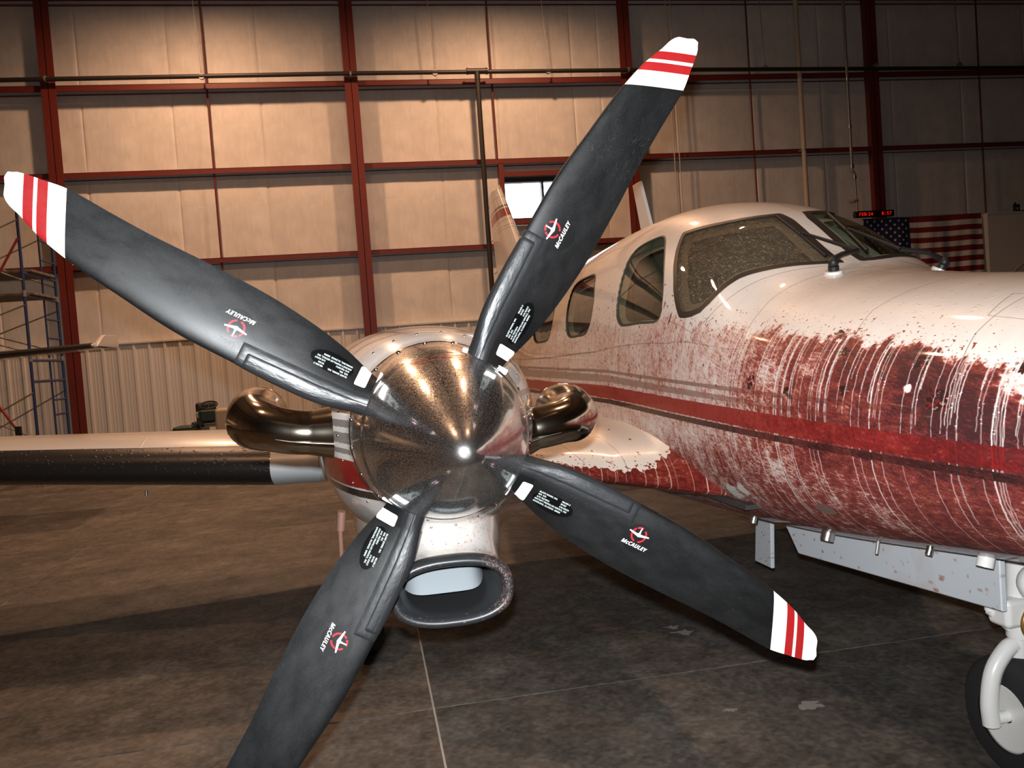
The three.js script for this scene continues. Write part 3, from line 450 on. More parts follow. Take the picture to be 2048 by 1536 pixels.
{ // cabin lining, floor, seats, panel
  const lining = std({ color: rgb(0.42, 0.4, 0.36), roughness: 0.8 }), dark = std({ color: rgb(0.03, 0.027, 0.024), roughness: 0.8 });
  mesh('cabin_lining', patch((z, t) => fus(z, t, 0.945), -5.6, -1.32, 110, -60, 240, 120, { d: (z, t) => openDistance(z, ((t + 90) % 360 + 360) % 360 - 90) + 0.03 }), lining, plane);
  mesh('cockpit_sill', patch((z, t) => { const p = fus(z, t, 0.94); return p; }, -2.1, -1.15, 24, 150, 240, 20), dark, plane);
  mesh('cabin_floor', span(-0.62, 0.62, 0.88, 0.9, -5.5, -1.2), dark, plane);
  mesh('instrument_panel', [rbox(1.0, 0.42, 0.06, 0.03, 0, 1.5, -1.42), rbox(0.9, 0.05, 0.2, 0.02, 0, 1.74, -1.46)], M.darkPlastic, plane);
  mesh('panel_screen', rbox(0.2, 0.12, 0.015, 0.005, -0.3, 1.62, -1.46), std({ color: rgb(0.35, 0.36, 0.36), roughness: 0.5 }), plane);
  const seatM = std({ color: rgb(0.05, 0.042, 0.034), roughness: 0.85 });
  for (const [x, z] of [[-0.33, -2.05], [0.33, -2.05], [-0.36, -3.2], [0.36, -3.2], [-0.36, -4.3], [0.36, -4.3]]) mesh('seat', [rbox(0.46, 0.14, 0.48, 0.05, x, 1.22, z), rbox(0.46, 0.66, 0.13, 0.05, x, 1.6, z - 0.26), rbox(0.24, 0.16, 0.09, 0.03, x, 1.97, z - 0.27), span(x - 0.18, x + 0.18, 0.89, 1.16, z - 0.15, z + 0.15)], seatM, plane);
  mesh('bulkhead', [span(-0.52, -0.22, 0.9, 1.98, -2.66, -2.62), span(0.22, 0.52, 0.9, 1.98, -2.66, -2.62)], dark, plane);
}
{ // glazing: pane, seal
  const specks = (w, h, n) => { const pts = []; for (let k = 0; k < n; k++) pts.push([rnd() * w, rnd() * h, rr(-0.2, 1.3), Math.pow(rnd(), 5) * 26 + 1.5, 0.9 + rnd() * 1.3, rnd()]); return pts; };
  const W = 1024, H = 1024, pts = specks(W, H, 9000);
  const draw = (c, bg, ink) => { c.fillStyle = bg; c.fillRect(0, 0, W, H); c.lineCap = 'round'; for (const [x, y, a, l, w, q] of pts) { c.strokeStyle = c.fillStyle = ink(q); c.lineWidth = w; c.beginPath(); c.moveTo(x, y); c.lineTo(x + l * Math.cos(a), y + l * Math.sin(a)); c.stroke(); } };
  const map = canvasTexture(W, H, (c) => draw(c, '#b3a994', (q) => q < 0.72 ? `rgba(${175 + 40 * q},${150 + 40 * q},${118 + 40 * q},.85)` : 'rgba(112,62,40,.8)'));
  const pass = canvasTexture(W, H, (c) => { draw(c, '#f2f2f2', (q) => `rgba(0,0,0,${0.35 + 0.6 * q})`); const d = c.getImageData(0, 0, W, H); for (let k = 0; k < d.data.length; k += 4) { const i = (k / 4) % W, j = (k / 4 / W) | 0, film = 14 + 44 * fbm(i / 40, j / 40, 3) * noise2(i / 3, j / 3); for (let m = 0; m < 3; m++) d.data[k + m] = Math.max(0, d.data[k + m] - film); } c.putImageData(d, 0, 0); }, { srgb: false });
  const dirty = phys({ map, color: 0xffffff, transmission: 1, transmissionMap: pass, roughness: 0.02, thickness: 0, ior: 1.5 });
  const tinted = phys({ color: rgb(0.66, 0.72, 0.6), transmission: 1, roughness: 0, thickness: 0, ior: 1.52 });
  const seal = std({ color: rgb(0.014, 0.012, 0.011), roughness: 0.5 }), trim = std({ color: rgb(0.05, 0.055, 0.045), roughness: 0.5 });
  const frameM = std({ color: rgb(0.62, 0.62, 0.58), roughness: 0.6 });
  const pane = (loop, glass, band, sealM, name) => {
    const z0 = Math.min(...loop.map((p) => p[0])) - 0.07, z1 = Math.max(...loop.map((p) => p[0])) + 0.07, t0 = Math.min(...loop.map((p) => p[1])) / G - 5, t1 = Math.max(...loop.map((p) => p[1])) / G + 5, d = (z, t) => polygonDistance(loop, z, t * G);
    const uv = (z, t) => [(z - z0) / 0.95, (t - t0) / 62];
    const m = mesh(name, patch(fus, z0, z1, 40, t0, t1, 56, { d: (z, t) => 0.004 - d(z, t), flip: true, offset: -0.006, uv }), glass, plane);
    if (glass === dirty || loop.length === WS.length) mesh('inner_frame', patch(fus, z0, z1, 60, t0, t1, 80, { d: (z, t) => Math.min(d(z, t) + 0.07, -0.018 - d(z, t)), flip: true, offset: -0.03 }), frameM, m);
    mesh('seal', patch(fus, z0, z1, 60, t0, t1, 80, { d: (z, t) => Math.min(d(z, t) + band[0], band[1] - d(z, t)), flip: true, offset: 0.0015, uv }), sealM, m);
  };
  pane(WS, dirty, [0.024, 0.004], seal, 'windshield_pane'); pane(flipSide(WS), tinted, [0.024, 0.004], seal, 'windshield_pane');
  for (const l of [W1, W2, W3, W4, flipCab(W1), flipCab(W2), flipCab(W3), flipCab(W4)]) pane(l, tinted, [0.007, 0.003], trim, 'cabin_window');
}
{ // wipers, roof blister, aerials, belly fittings
  const F = (z, t, o = 0) => { const p = fus(z, t), n = V(...fus(z, t + 1)).sub(V(...p)).cross(V(...fus(z + 0.02, t)).sub(V(...p))).normalize(); return [p[0] + n.x * o, p[1] + n.y * o, p[2] + n.z * o]; };
  for (const [piv, tip, hinge, b0, b1] of [[[-1.105, 104], [-1.213, 91.5], [-1.44, 99], [-1.26, 99], [-1.64, 99.5]], [[-1.2, 62], [-1.231, 78], [-1.45, 84.75], [-1.28, 86], [-1.62, 83.5]]]) {
    const w = mesh('wiper', [rod(F(...piv, -0.01), F(...piv, 0.03), 0.022, 12), ball(0.022, ...F(...piv, 0.045)), rod(F(piv[0] - 0.02, piv[1], 0.05), F(lerp(piv[0], tip[0], 0.4), lerp(piv[1], tip[1], 0.4), 0.06), 0.014, 8, 0.011), rod(F(lerp(piv[0], tip[0], 0.4), lerp(piv[1], tip[1], 0.4), 0.06), F(...tip, 0.05), 0.012, 8, 0.01), rod(F(...tip, 0.05), F(...hinge, 0.032), 0.009, 8, 0.006)], M.darkPlastic, plane);
    mesh('blade', [tube([F(...b0, 0.018), F(lerp(b0[0], b1[0], 0.5), lerp(b0[1], b1[1], 0.5), 0.02), F(...b1, 0.018)], 0.008, 12, 6), rod(F(...hinge, 0.034), F(...hinge, 0.016), 0.01, 8)], M.blackRubber, w);
    mesh('pivot_base', [rod(F(...piv, -0.01), F(...piv, 0.012), 0.036, 14)], M.whitePaint, w);
  }
  mesh('nose_cap', ball(0.07, 0, 1.165, 1.87, 0.6, 0.75, 0.8), M.whitePaint, plane);
  mesh('roof_beacon', [ball(0.05, 0, 2.36, -2.72, 1.3, 0.35, 1.6)], M.whitePaint, plane);
  const blade = (x, z, y0, y1, c0, c1, lean, mat, name) => { const s = new THREE.Shape([[0, 0], [c0, 0], [c0 - lean, y1 - y0], [c0 - lean - c1, y1 - y0]].map((p) => new THREE.Vector2(...p))); const g = new THREE.ExtrudeGeometry(s, { depth: 0.012, bevelEnabled: true, bevelSize: 0.005, bevelThickness: 0.006, bevelSegments: 2 }); g.translate(-c0 / 2, 0, -0.006); g.rotateY(-Math.PI / 2); g.translate(x, y0, z); return mesh(name, g, mat, plane); };
  blade(0, -3.62, 2.33, 2.76, 0.2, 0.14, 0.2, M.whitePaint, 'roof_aerial');
  const belly = phys({ map: canvasTexture(256, 256, (c, w, h) => { c.fillStyle = '#c4c8cc'; c.fillRect(0, 0, w, h); for (let k = 0; k < 330; k++) { c.fillStyle = `rgba(${110 + 50 * rnd()},${40 + 30 * rnd()},30,${0.25 + 0.6 * rnd()})`; c.fillRect(rnd() * w, rnd() * h, 1 + 6 * Math.pow(rnd(), 3), 1 + 1.2 * rnd()); } for (let k = 0; k < 30; k++) { c.fillStyle = 'rgba(150,80,60,.05)'; c.beginPath(); c.ellipse(80 + rr(-30, 50), rr(0, h), rr(8, 26), rr(4, 40), 0, 0, 7); c.fill(); } }, { wrap: true }), roughness: 0.4 });
  const u01 = (m, sx, sy) => { const U = m.geometry.attributes.uv, Q = m.geometry.attributes.position; for (let k = 0; k < U.count; k++) U.setXY(k, Q.getZ(k) * sx, Q.getY(k) * sy); return m; };
  u01(blade(-0.02, -2.2, 0.345, 0.7, 0.17, 0.15, -0.035, belly, 'belly_aerial'), 1.5, 1.5);
  // nose-gear doors hang under the belly
  const door = (x, name) => { const s = new THREE.Shape([[-1.74, 0.74], [-1.58, 0.56], [-0.33, 0.645], [-0.33, 0.86]].map((p) => new THREE.Vector2(...p))); const g = new THREE.ExtrudeGeometry(s, { depth: 0.016, bevelEnabled: true, bevelSize: 0.004, bevelThickness: 0.004, bevelSegments: 1 }); g.rotateY(-Math.PI / 2); g.translate(x, 0, 0); return u01(mesh(name, g, belly, plane), 0.8, 0.8); };
  door(-0.15, 'nose_gear_door'); door(0.19, 'nose_gear_door');
  const stub = (z, t, len, r, mat, name) => { const p = F(z, t, -0.01), q = F(z, t, 0); mesh(name, [rod(p, [q[0] - 0.01, q[1] - len, q[2]], r, 14)], mat, plane); };
  stub(-1.0, 243, 0.03, 0.026, M.steel, 'drain_port'); stub(-0.72, 245, 0.045, 0.006, M.galvanised, 'drain_tube'); stub(-0.45, 245, 0.02, 0.012, M.steel, 'drain_tube'); stub(-0.22, 246, 0.03, 0.026, M.whitePaint, 'drain_port'); stub(-1.75, 250, 0.03, 0.02, M.steel, 'drain_port');
  mesh('mesh_grille', patch(fus, -0.72, -0.58, 14, 210.5, 217.5, 14, { flip: true, offset: 0.002, d: (z, t) => 0.036 - Math.hypot((z + 0.65) * 0.62, (t - 214) * G) }), std({ color: rgb(0.32, 0.2, 0.17), roughness: 0.5, metalness: 0.3, bumpMap: canvasTexture(128, 128, (c, w, h) => { c.fillStyle = '#000'; c.fillRect(0, 0, w, h); c.strokeStyle = '#fff'; c.lineWidth = 3; for (let k = -128; k < 256; k += 9) { c.beginPath(); c.moveTo(k, 0); c.lineTo(k + 128, 128); c.moveTo(k, 128); c.lineTo(k + 128, 0); c.stroke(); } }, { srgb: false }), bumpScale: 0.004 }), plane);
}
{ // nose gear
  const wp = M.whitePaint;
  mesh('nose_gear_strut', [rod([0, 0.98, -0.42], [0, 0.5, -0.44], 0.045, 16), rod([0, 0.55, -0.44], [0, 0.36, -0.45], 0.03, 14), rod([-0.12, 0.86, -0.42], [-0.1, 0.6, -0.46], 0.018, 10), rod([-0.1, 0.6, -0.46], [0, 0.5, -0.44], 0.018, 10), rbox(0.14, 0.1, 0.1, 0.02, -0.03, 0.6, -0.43), rod([-0.09, 0.62, -0.47], [-0.13, 0.7, -0.42], 0.014, 8)], wp, plane);
  const taxi = mesh('taxi_light', [lathe([[0.05, 0], [0.062, 0.02], [0.066, 0.05], [0.05, 0.052]], 24).rotateX(Math.PI / 2).translate(-0.03, 0.72, -0.36)], wp, plane);
  mesh('lens', ball(0.054, -0.03, 0.72, -0.312, 1, 1, 0.3), std({ color: rgb(0.03, 0.03, 0.028), roughness: 0.08 }), taxi);
  mesh('landing_light_ring', [new THREE.TorusGeometry(0.06, 0.008, 10, 28).translate(0, 0.57, -0.36)], std({ color: rgb(0.3, 0.16, 0.05), roughness: 0.4, metalness: 0.6 }), plane);
  mesh('landing_light_lens', ball(0.056, 0, 0.57, -0.37, 1, 1, 0.3), std({ color: rgb(0.7, 0.66, 0.55), roughness: 0.25 }), plane);
  mesh('nose_fork', [tube([[0, 0.4, -0.45], [-0.02, 0.47, -0.45], [-0.1, 0.4, -0.45], [-0.13, 0.28, -0.45], [-0.125, 0.2, -0.45]], 0.03, 20, 10), tube([[0, 0.4, -0.45], [0.02, 0.47, -0.45], [0.1, 0.4, -0.45], [0.13, 0.28, -0.45], [0.125, 0.2, -0.45]], 0.03, 20, 10), rod([-0.13, 0.22, -0.45], [0.13, 0.22, -0.45], 0.02, 12)], wp, plane);
  const wheel = (x, y, z, r, w) => { const t = mesh('wheel', [lathe([[r * 0.55, -w / 2], [r * 0.85, -w / 2], [r * 0.97, -w * 0.36], [r, -w * 0.15], [r, w * 0.15], [r * 0.97, w * 0.36], [r * 0.85, w / 2], [r * 0.55, w / 2]], 40).rotateZ(Math.PI / 2).translate(x, y, z)], M.tyre, plane); mesh('rim', [lathe([[0.02, -w * 0.4], [r * 0.5, -w * 0.44], [r * 0.56, -w * 0.5], [r * 0.56, w * 0.5], [r * 0.5, w * 0.44], [0.02, w * 0.4]], 28).rotateZ(Math.PI / 2).translate(x, y, z)], wp, t); };
  wheel(0, 0.215, -0.45, 0.215, 0.15);
  wheel(-2.2, 0.29, -2.72, 0.29, 0.19); wheel(2.2, 0.29, -2.72, 0.29, 0.19);
  for (const x of [-2.2, 2.2]) mesh('main_gear_leg', [rod([x * 0.94, 0.3, -2.72], [x * 0.94, 1.05, -2.75], 0.045, 14), rod([x * 0.94, 0.3, -2.72], [x, 0.3, -2.72], 0.03, 12), rod([x * 0.94, 0.5, -2.72], [x * 0.94, 1.0, -3.2], 0.02, 10)], wp, plane);
}
// ---- wings (hangar coordinates)
const LX = [-6.7, -4.4, -2.8, -2.5, -1.75, -1.2, -1.0, -0.85, -0.72, -0.6], LY = [1.27, 1.12, 1.01, 1.0, 0.98, 0.955, 0.945, 0.935, 0.925, 0.92], LZ = [-3.62, -3.34, -3.1, -3.05, -2.7, -2.22, -1.95, -1.72, -1.5, -1.3];
const TX = [-6.7, -2.6, -0.6], TZ = [-4.75, -5.15, -5.0], UX = [-6.7, -2.8, -1.75, -1.2, -0.95, -0.8, -0.7, -0.6], UT = [0.14, 0.208, 0.21, 0.21, 0.225, 0.265, 0.33, 0.4], DT = [0.08, 0.145, 0.115, 0.09, 0.085, 0.08, 0.075, 0.07];
const shapeN = (c) => 2 * (1.4845 * Math.sqrt(c) - 0.63 * c - 1.758 * c * c + 1.4215 * c ** 3 - 0.5075 * c ** 4);
function wing(x, s) { const c = s * s, ly = lin(x, LX, LY), lz = interp(x, LX, LZ), tz = lin(x, TX, TZ), n = shapeN(c); return [x, ly - 0.02 * c + (s >= 0 ? lin(x, UX, UT) : -lin(x, UX, DT)) * n, lerp(lz, tz, c)]; }
{
  const wingBump = canvasTexture(1024, 512, (c, w, h) => { c.fillStyle = '#303030'; c.fillRect(0, 0, w, h); for (let k = 0; k < 5; k++) { const y = h * (0.3 + 0.03 * k * k * 0.3 + 0.035 * k); for (let x = 0; x < w; x += 7) { c.fillStyle = '#e0e0e0'; c.beginPath(); c.arc(x, y, 1.3, 0, 7); c.fill(); } } for (const x0 of [90, 300, 470, 640, 800, 930, 948]) for (let y = 0; y < h; y += 6) { c.fillStyle = '#e0e0e0'; c.beginPath(); c.arc(x0, y, 1.3, 0, 7); c.fill(); } for (let k = 0; k < 2600; k++) { c.fillStyle = '#b0b0b0'; const r = rr(0.6, 1.8); c.beginPath(); c.arc(rnd() * w, h * rr(0, 0.45), r, 0, 7); c.fill(); } }, { srgb: false });
  const wp = phys({ color: rgb(0.72, 0.69, 0.64), roughness: 0.3, clearcoat: 0.5, clearcoatRoughness: 0.08, bumpMap: wingBump, bumpScale: 0.0016 });
  const w = wld('wing', patch(wing, -6.7, -1.7, 60, -1, 1, 70, { uv: (x, s) => [(x + 6.7) / 5, 0.5 - 0.5 * s] }), wp); w.userData.label = 'white outer wing behind the propeller';
  const boot = std({ color: rgb(0.016, 0.014, 0.013), roughness: 0.33, bumpMap: canvasTexture(1024, 256, (c, W, H) => { c.fillStyle = '#202020'; c.fillRect(0, 0, W, H); for (let k = 0; k < 1500; k++) { c.fillStyle = '#c0c0c0'; c.beginPath(); c.arc(rnd() * W, H * (1 - Math.pow(rnd(), 2.2)), rr(0.7, 2.6), 0, 7); c.fill(); } }, { srgb: false }), bumpScale: 0.003 });
  const b = wld('wing_boot', patch(wing, -6.6, -2.79, 60, -0.3, 0.25, 24, { offset: 0.005, uv: (x, s) => [(x + 6.6) / 3.8, (s + 0.3) / 0.55] }), boot);
  const skin = wld('leading_edge_skin', patch(wing, -2.785, -2.5, 8, -0.3, 0.24, 24, { offset: 0.008 }), std({ color: rgb(0.6, 0.62, 0.64), roughness: 0.4, metalness: 0.1 }));
  const cap = wld('leading_edge_cap', patch((x, s) => { const t = clamp((x + 2.5) / 0.12), p = wing(-2.5, s), q = wing(-2.5, 0); return [x, lerp(p[1], q[1], t * 0.8), lerp(p[2], p[2] - 0.16, t)]; }, -2.5, -2.38, 6, -0.3, 0.24, 20, { offset: 0.004 }), std({ color: rgb(0.45, 0.47, 0.48), roughness: 0.4, metalness: 0.1 }));
  wld('wing_drain', rod([-3.55, 0.93, -3.3], [-3.55, 0.9, -3.3], 0.008, 8), M.steel);
  [w, b, skin, cap].forEach(port);
  // inner wing with its own blood
  const W = 1024, H = 1024;
  const tex = canvasTexture(W, H, (c) => {
    const d = c.createImageData(W, H);
    for (let i = 0; i < W; i++) for (let j = 0; j < H; j++) {
      const x = -1.85 + 1.3 * i / W, s = 1 - 2 * j / H; let col = [222, 214, 203]; const n = (noise2(i / 3, j / 3) - 0.5) * 6; col = col.map((v) => v + n);
      const edge = lin(x, [-1.85, -1.25, -0.95, -0.85, -0.78, -0.7, -0.6], [0.1, 0.07, 0.06, 0.09, 0.2, 0.4, 0.58]) + 0.05 * (noise2(i / 9, 5.5) - 0.5) + 0.03 * (noise2(i / 28, 2.5) - 0.5);
      const q = fbm(i / 60, j / 26, 4), f = noise2(i / 2.2, j / 1.6), g = noise2(i / 9, j / 6);
      let a = s < edge ? 0.72 + 0.6 * (q - 0.5) + 0.35 * (f - 0.5) + 0.3 * (g - 0.5) : 0;
      if (s < -0.16) a = 0.35 + 0.7 * (q - 0.5) + 0.3 * (f - 0.5); if (s < -0.28) a = Math.max(0, 0.2 * f);
      if (s >= edge) { const far = (s - edge) / 0.14; if (noise2(i / 5, j / 4) * 0.6 + fbm(i / 14, j / 10, 3) * 0.5 > 0.72 + 0.2 * clamp(far)) a = 0.6 * clamp(1.6 - far); }
      a = clamp(a, 0, 1.1); const bc = bloodColor(a), k = (j * W + i) * 4, m = clamp(a * 1.8); for (let e = 0; e < 3; e++) d.data[k + e] = lerp(col[e], s < -0.2 ? [90, 70, 60][e] : bc[e], m); d.data[k + 3] = 255;
    }
    c.putImageData(d, 0, 0);
    const X = (x) => (x + 1.85) / 1.3 * W, Y = (s) => (1 - s) / 2 * H; c.lineCap = 'round';
    for (let x = -1.3; x < -0.62; x += rr(0.006, 0.05)) { const e = lin(x, [-1.85, -1.25, -0.95, -0.85, -0.78, -0.7, -0.6], [0.1, 0.07, 0.06, 0.09, 0.2, 0.4, 0.58]) + rr(-0.03, 0.01); c.strokeStyle = `rgba(226,212,192,${rr(0.35, 0.9)})`; c.lineWidth = rr(1, 3.2); c.beginPath(); c.moveTo(X(x), Y(e + 0.03)); c.bezierCurveTo(X(x) + rr(-3, 3), Y(e - 0.1), X(x) + rr(-2, 2), Y(-0.02), X(x) + rr(2, 9), Y(rr(-0.08, -0.2))); c.stroke(); }
    c.strokeStyle = 'rgba(70,60,52,.7)'; c.lineWidth = 1.4; c.beginPath(); c.moveTo(X(-0.95), Y(-0.1)); c.bezierCurveTo(X(-0.92), Y(0.3), X(-0.98), Y(0.5), X(-1.3), Y(0.75)); c.stroke(); c.beginPath(); c.moveTo(X(-1.1), Y(0.1)); c.lineTo(X(-1.2), Y(0.32)); c.moveTo(X(-1.85), Y(0.33)); c.lineTo(X(-0.97), Y(0.33)); c.stroke();
    c.fillStyle = 'rgba(50,40,34,.9)'; for (const [x, s] of [[-0.88, 0.2], [-0.87, 0.3], [-0.9, 0.4], [-0.94, 0.48], [-0.99, 0.56], [-1.15, 0.14], [-1.2, 0.24], [-1.28, 0.34], [-1.4, 0.34], [-1.1, 0.34], [-0.86, 0.12], [-1.05, 0.2]]) { c.beginPath(); c.arc(X(x), Y(s), 3, 0, 7); c.fill(); }
  });
  const r = wld('wing_root', patch(wing, -1.85, -0.56, 60, -1, 1, 90, { uv: (x, s) => [(x + 1.85) / 1.3, (s + 1) / 2] }), phys({ map: tex, roughness: 0.34, clearcoat: 0.4, clearcoatRoughness: 0.1 })); r.userData.label = 'inner wing with blood along its leading edge';
  port(r);
}
{ // tail
  const finTex = canvasTexture(512, 512, (c, w, h) => { c.fillStyle = '#ded8cf'; c.fillRect(0, 0, w, h); c.fillStyle = '#6e675f'; c.fillRect(0, h * 0.185, w, h * 0.016); c.fillStyle = '#8c2a22'; c.fillRect(0, h * 0.212, w, h * 0.06); c.fillStyle = '#c9c2b8'; c.fillRect(0, h * 0.29, w, h * 0.015); c.strokeStyle = 'rgba(90,80,72,.6)'; c.lineWidth = 1.5; for (const y of [0.12, 0.34, 0.36, 0.62]) { c.beginPath(); c.moveTo(0, y * h); c.lineTo(w, y * h - 6); c.stroke(); } c.beginPath(); c.moveTo(w * 0.42, 0); c.lineTo(w * 0.42, h); c.stroke(); });
  const finLE = (y) => lin(y, [1.7, 2.05, 3.72], [-5.9, -6.75, -8.62]), finTE = (y) => lin(y, [1.7, 3.8], [-8.95, -9.42]);
  const fin = (y, s) => { const c = s * s, t = lerp(0.11, 0.055, clamp((y - 1.9) / 1.9)); return [Math.sign(s) * t * shapeN(c), y, lerp(finLE(y), finTE(y), c)]; };
  const f = mesh('vertical_fin', [patch(fin, 1.75, 3.7, 30, -1, 1, 40, { uv: (y, s) => [s * s, (y - 1.9) / 1.9] }), patch((y, s) => { const p = fin(3.7, s); return [p[0] * (1 - y), 3.7 + 0.05 * Math.sqrt(y), p[2]]; }, 0.001, 1, 6, -1, 1, 40, { uv: () => [0.1, 0.99] })], phys({ map: finTex, roughness: 0.35, clearcoat: 0.4 }), plane);
  mesh('fin_boot', patch(fin, 2.15, 3.52, 20, -0.3, 0.3, 16, { offset: 0.004 }), std({ color: rgb(0.06, 0.035, 0.022), roughness: 0.45 }), f);
  for (const y of [3.6, 3.14, 2.7]) mesh('static_wick', rod([0, y, finTE(y) + 0.02], [0, y - 0.02, finTE(y) - 0.16], 0.004, 5), M.darkPlastic, f);
  const stab = (x, s) => { const c = s * s, k = clamp((Math.abs(x) - 0.1) / 2.4); return [x, 1.72 + 0.02 * k + (s > 0 ? 0.06 : -0.06) * shapeN(c) * (1 - 0.4 * k), lerp(-7.75 - 0.3 * k, -8.95 - 0.02 * k, c)]; };
  const h = mesh('tailplane', patch(stab, -2.5, -0.1, 20, -1, 1, 30), M.whitePaint, plane); port(h);
}
// ---- engine: cowling, intake, stacks, spinner, blades (coordinates from the hub, z forward)
{
  const NZ = [-5.5, -4.6, -3.4, -2.4, -1.6, -1.0, -0.6, -0.35, -0.22, -0.165], NW = [0.04, 0.26, 0.36, 0.39, 0.4, 0.385, 0.345, 0.296, 0.256, 0.238], NT = [0.0, 0.12, 0.26, 0.315, 0.325, 0.315, 0.3, 0.28, 0.256, 0.238], NB = [0.16, 0.38, 0.5, 0.5, 0.46, 0.43, 0.38, 0.315, 0.262, 0.238];
  const nac = (z, t) => { const w = interp(z, NZ, NW), T = interp(z, NZ, NT), B = interp(z, NZ, NB), a = t * D2R, st = Math.sin(a), ct = Math.cos(a), n = 2 / lerp(2.25, 2, clamp((z + 0.6) / 0.4)); return [w * Math.sign(ct) * Math.abs(ct) ** n, (st >= 0 ? T : B) * Math.sign(st) * Math.abs(st) ** n, z]; };
  const tex = canvasTexture(1024, 1024, (c, w, h) => {
    const d = c.createImageData(w, h);
    for (let i = 0; i < w; i++) for (let j = 0; j < h; j++) { const z = -5.5 + 5.34 * i / w, t = 360 * j / h, Y = 1.4187 + nac(z, t)[1], n = (noise2(i / 3, j / 3) - 0.5) * 6; let q = [224 + n, 219 + n, 212 + n]; const ct = Math.cos(t * D2R);
      if (Math.abs(ct) > 0.55) { if (Y < 1.352 && Y > 1.268) q = [140, 24, 23]; else if (Y < 1.262 && Y > 1.236) q = [30, 24, 23]; else for (const [a, b] of [[1.37, 1.385], [1.4, 1.43], [1.445, 1.465], [1.49, 1.505]]) if (Y > a && Y < b) q = [138, 132, 127]; }
      if (ct > 0.1 && Y < 1.33) { const s = fbm(i / 9, j / 7, 3); if (s > 0.62) q = q.map((v, e) => lerp(v, [150, 60, 46][e], clamp((s - 0.62) * 5))); }
      const k = (j * w + i) * 4; d.data[k] = q[0]; d.data[k + 1] = q[1]; d.data[k + 2] = q[2]; d.data[k + 3] = 255; }
    c.putImageData(d, 0, 0); c.strokeStyle = 'rgba(60,52,48,.7)'; c.lineWidth = 1.5; for (const z of [-0.62, -1.5, -2.4]) { const x = (z + 5.5) / 5.34 * w; c.beginPath(); c.moveTo(x, 0); c.lineTo(x, h); c.stroke(); }
  });
  const cow = phys({ map: tex, roughness: 0.22, clearcoat: 0.7, clearcoatRoughness: 0.04 });
  const nacelle = eng('engine_nacelle', [patch(nac, -5.5, -0.165, 110, 0, 360, 90, { flip: true, uv: (z, t) => [(z + 5.5) / 5.34, 1 - t / 360] })], cow);
  mesh('screw', (() => { const g = []; for (let k = 0; k < 26; k++) { const t = k * 360 / 26, p = nac(-0.28, t); g.push(ball(0.004, p[0], p[1], p[2])); } return g; })(), M.chrome, nacelle).userData.kind = 'stuff';
  // chin intake
  const sq = (hw, hh, cy, t, n) => { const a = t * D2R, st = Math.sin(a), ct = Math.cos(a); return [hw * Math.sign(ct) * Math.abs(ct) ** (2 / n), cy + hh * Math.sign(st) * Math.abs(st) ** (2 / n)]; };
  const SZ = [-2.6, -1.7, -1.0, -0.6, -0.38, -0.25, -0.15], SW = [0.2, 0.28, 0.262, 0.205, 0.165, 0.158, 0.168], SH = [0.08, 0.2, 0.21, 0.17, 0.122, 0.096, 0.093], SY = [-0.46, -0.42, -0.4, -0.405, -0.422, -0.437, -0.441];
  const scoop = (z, t) => { const [x, y] = sq(interp(z, SZ, SW), interp(z, SZ, SH), interp(z, SZ, SY), t, lerp(2.2, 2.7, clamp((z + 1) / 0.8))); return [x, y, z]; };
  const stain = canvasTexture(512, 512, (c, w, h) => { c.fillStyle = '#d8d4cf'; c.fillRect(0, 0, w, h); const d = c.getImageData(0, 0, w, h); for (let k = 0; k < w * h; k++) { const i = k % w, j = (k / w) | 0, s = fbm(i / 22, j / 16, 4) + 0.22 * (noise2(i / 3, j / 3) - 0.5); const m = clamp((s - 0.68) * 5) * 0.8; for (let e = 0; e < 3; e++) d.data[k * 4 + e] = lerp(d.data[k * 4 + e], [150, 66, 52][e], m); } c.putImageData(d, 0, 0); }, { wrap: true });
  const sc = eng('air_intake', patch(scoop, -2.6, -0.15, 70, 0, 360, 72, { flip: true, uv: (z, t) => [(z + 2.6) / 0.22, t / 90] }), phys({ map: stain, roughness: 0.24, clearcoat: 0.5, metalness: 0.15 }));
  sc.userData.label = 'silvery white chin intake fairing with blood specks';
  const lipC = (t) => { const [x, y] = sq(0.156, 0.083, -0.441, t, 2.5); return V(x, y, 0); };
  const lip = (t, p) => { const c = lipC(t), e = lipC(t + 1).sub(lipC(t - 1)).normalize(), out = V(e.y, -e.x, 0), a = p * D2R; return [c.x + out.x * 0.0165 * Math.cos(a), c.y + out.y * 0.0165 * Math.cos(a), -0.165 + 0.03 * Math.sin(a)]; };
  const lipM = std({ map: canvasTexture(512, 128, (c, w, h) => { c.fillStyle = '#252628'; c.fillRect(0, 0, w, h); for (let k = 0; k < 1900; k++) { const x = w * (rnd() < 0.8 ? ((rr(-0.13, 0.17) + 1) % 1) : rnd()); c.fillStyle = `rgba(${150 + 60 * rnd()},${110 + 40 * rnd()},${96 + 40 * rnd()},${0.12 + 0.38 * rnd()})`; c.fillRect(x, rnd() * h, 1 + 3 * rnd(), 1 + 3 * rnd()); } }), roughness: 0.38 });
  mesh('intake_boot', patch(lip, 0, 360, 96, 0, 360, 16, { uv: (t, p) => [t / 360, p / 360] }), lipM, sc);
  mesh('duct', patch((z, t) => { const k = (z + 0.6) / 0.44, [x, y] = sq(lerp(0.125, 0.14, k), lerp(0.072, 0.067, k), lerp(-0.42, -0.441, k), t, 2.5); return [x, y, z]; }, -0.6, -0.16, 12, 0, 360, 60), std({ color: rgb(0.02, 0.02, 0.021), roughness: 0.45 }), sc);
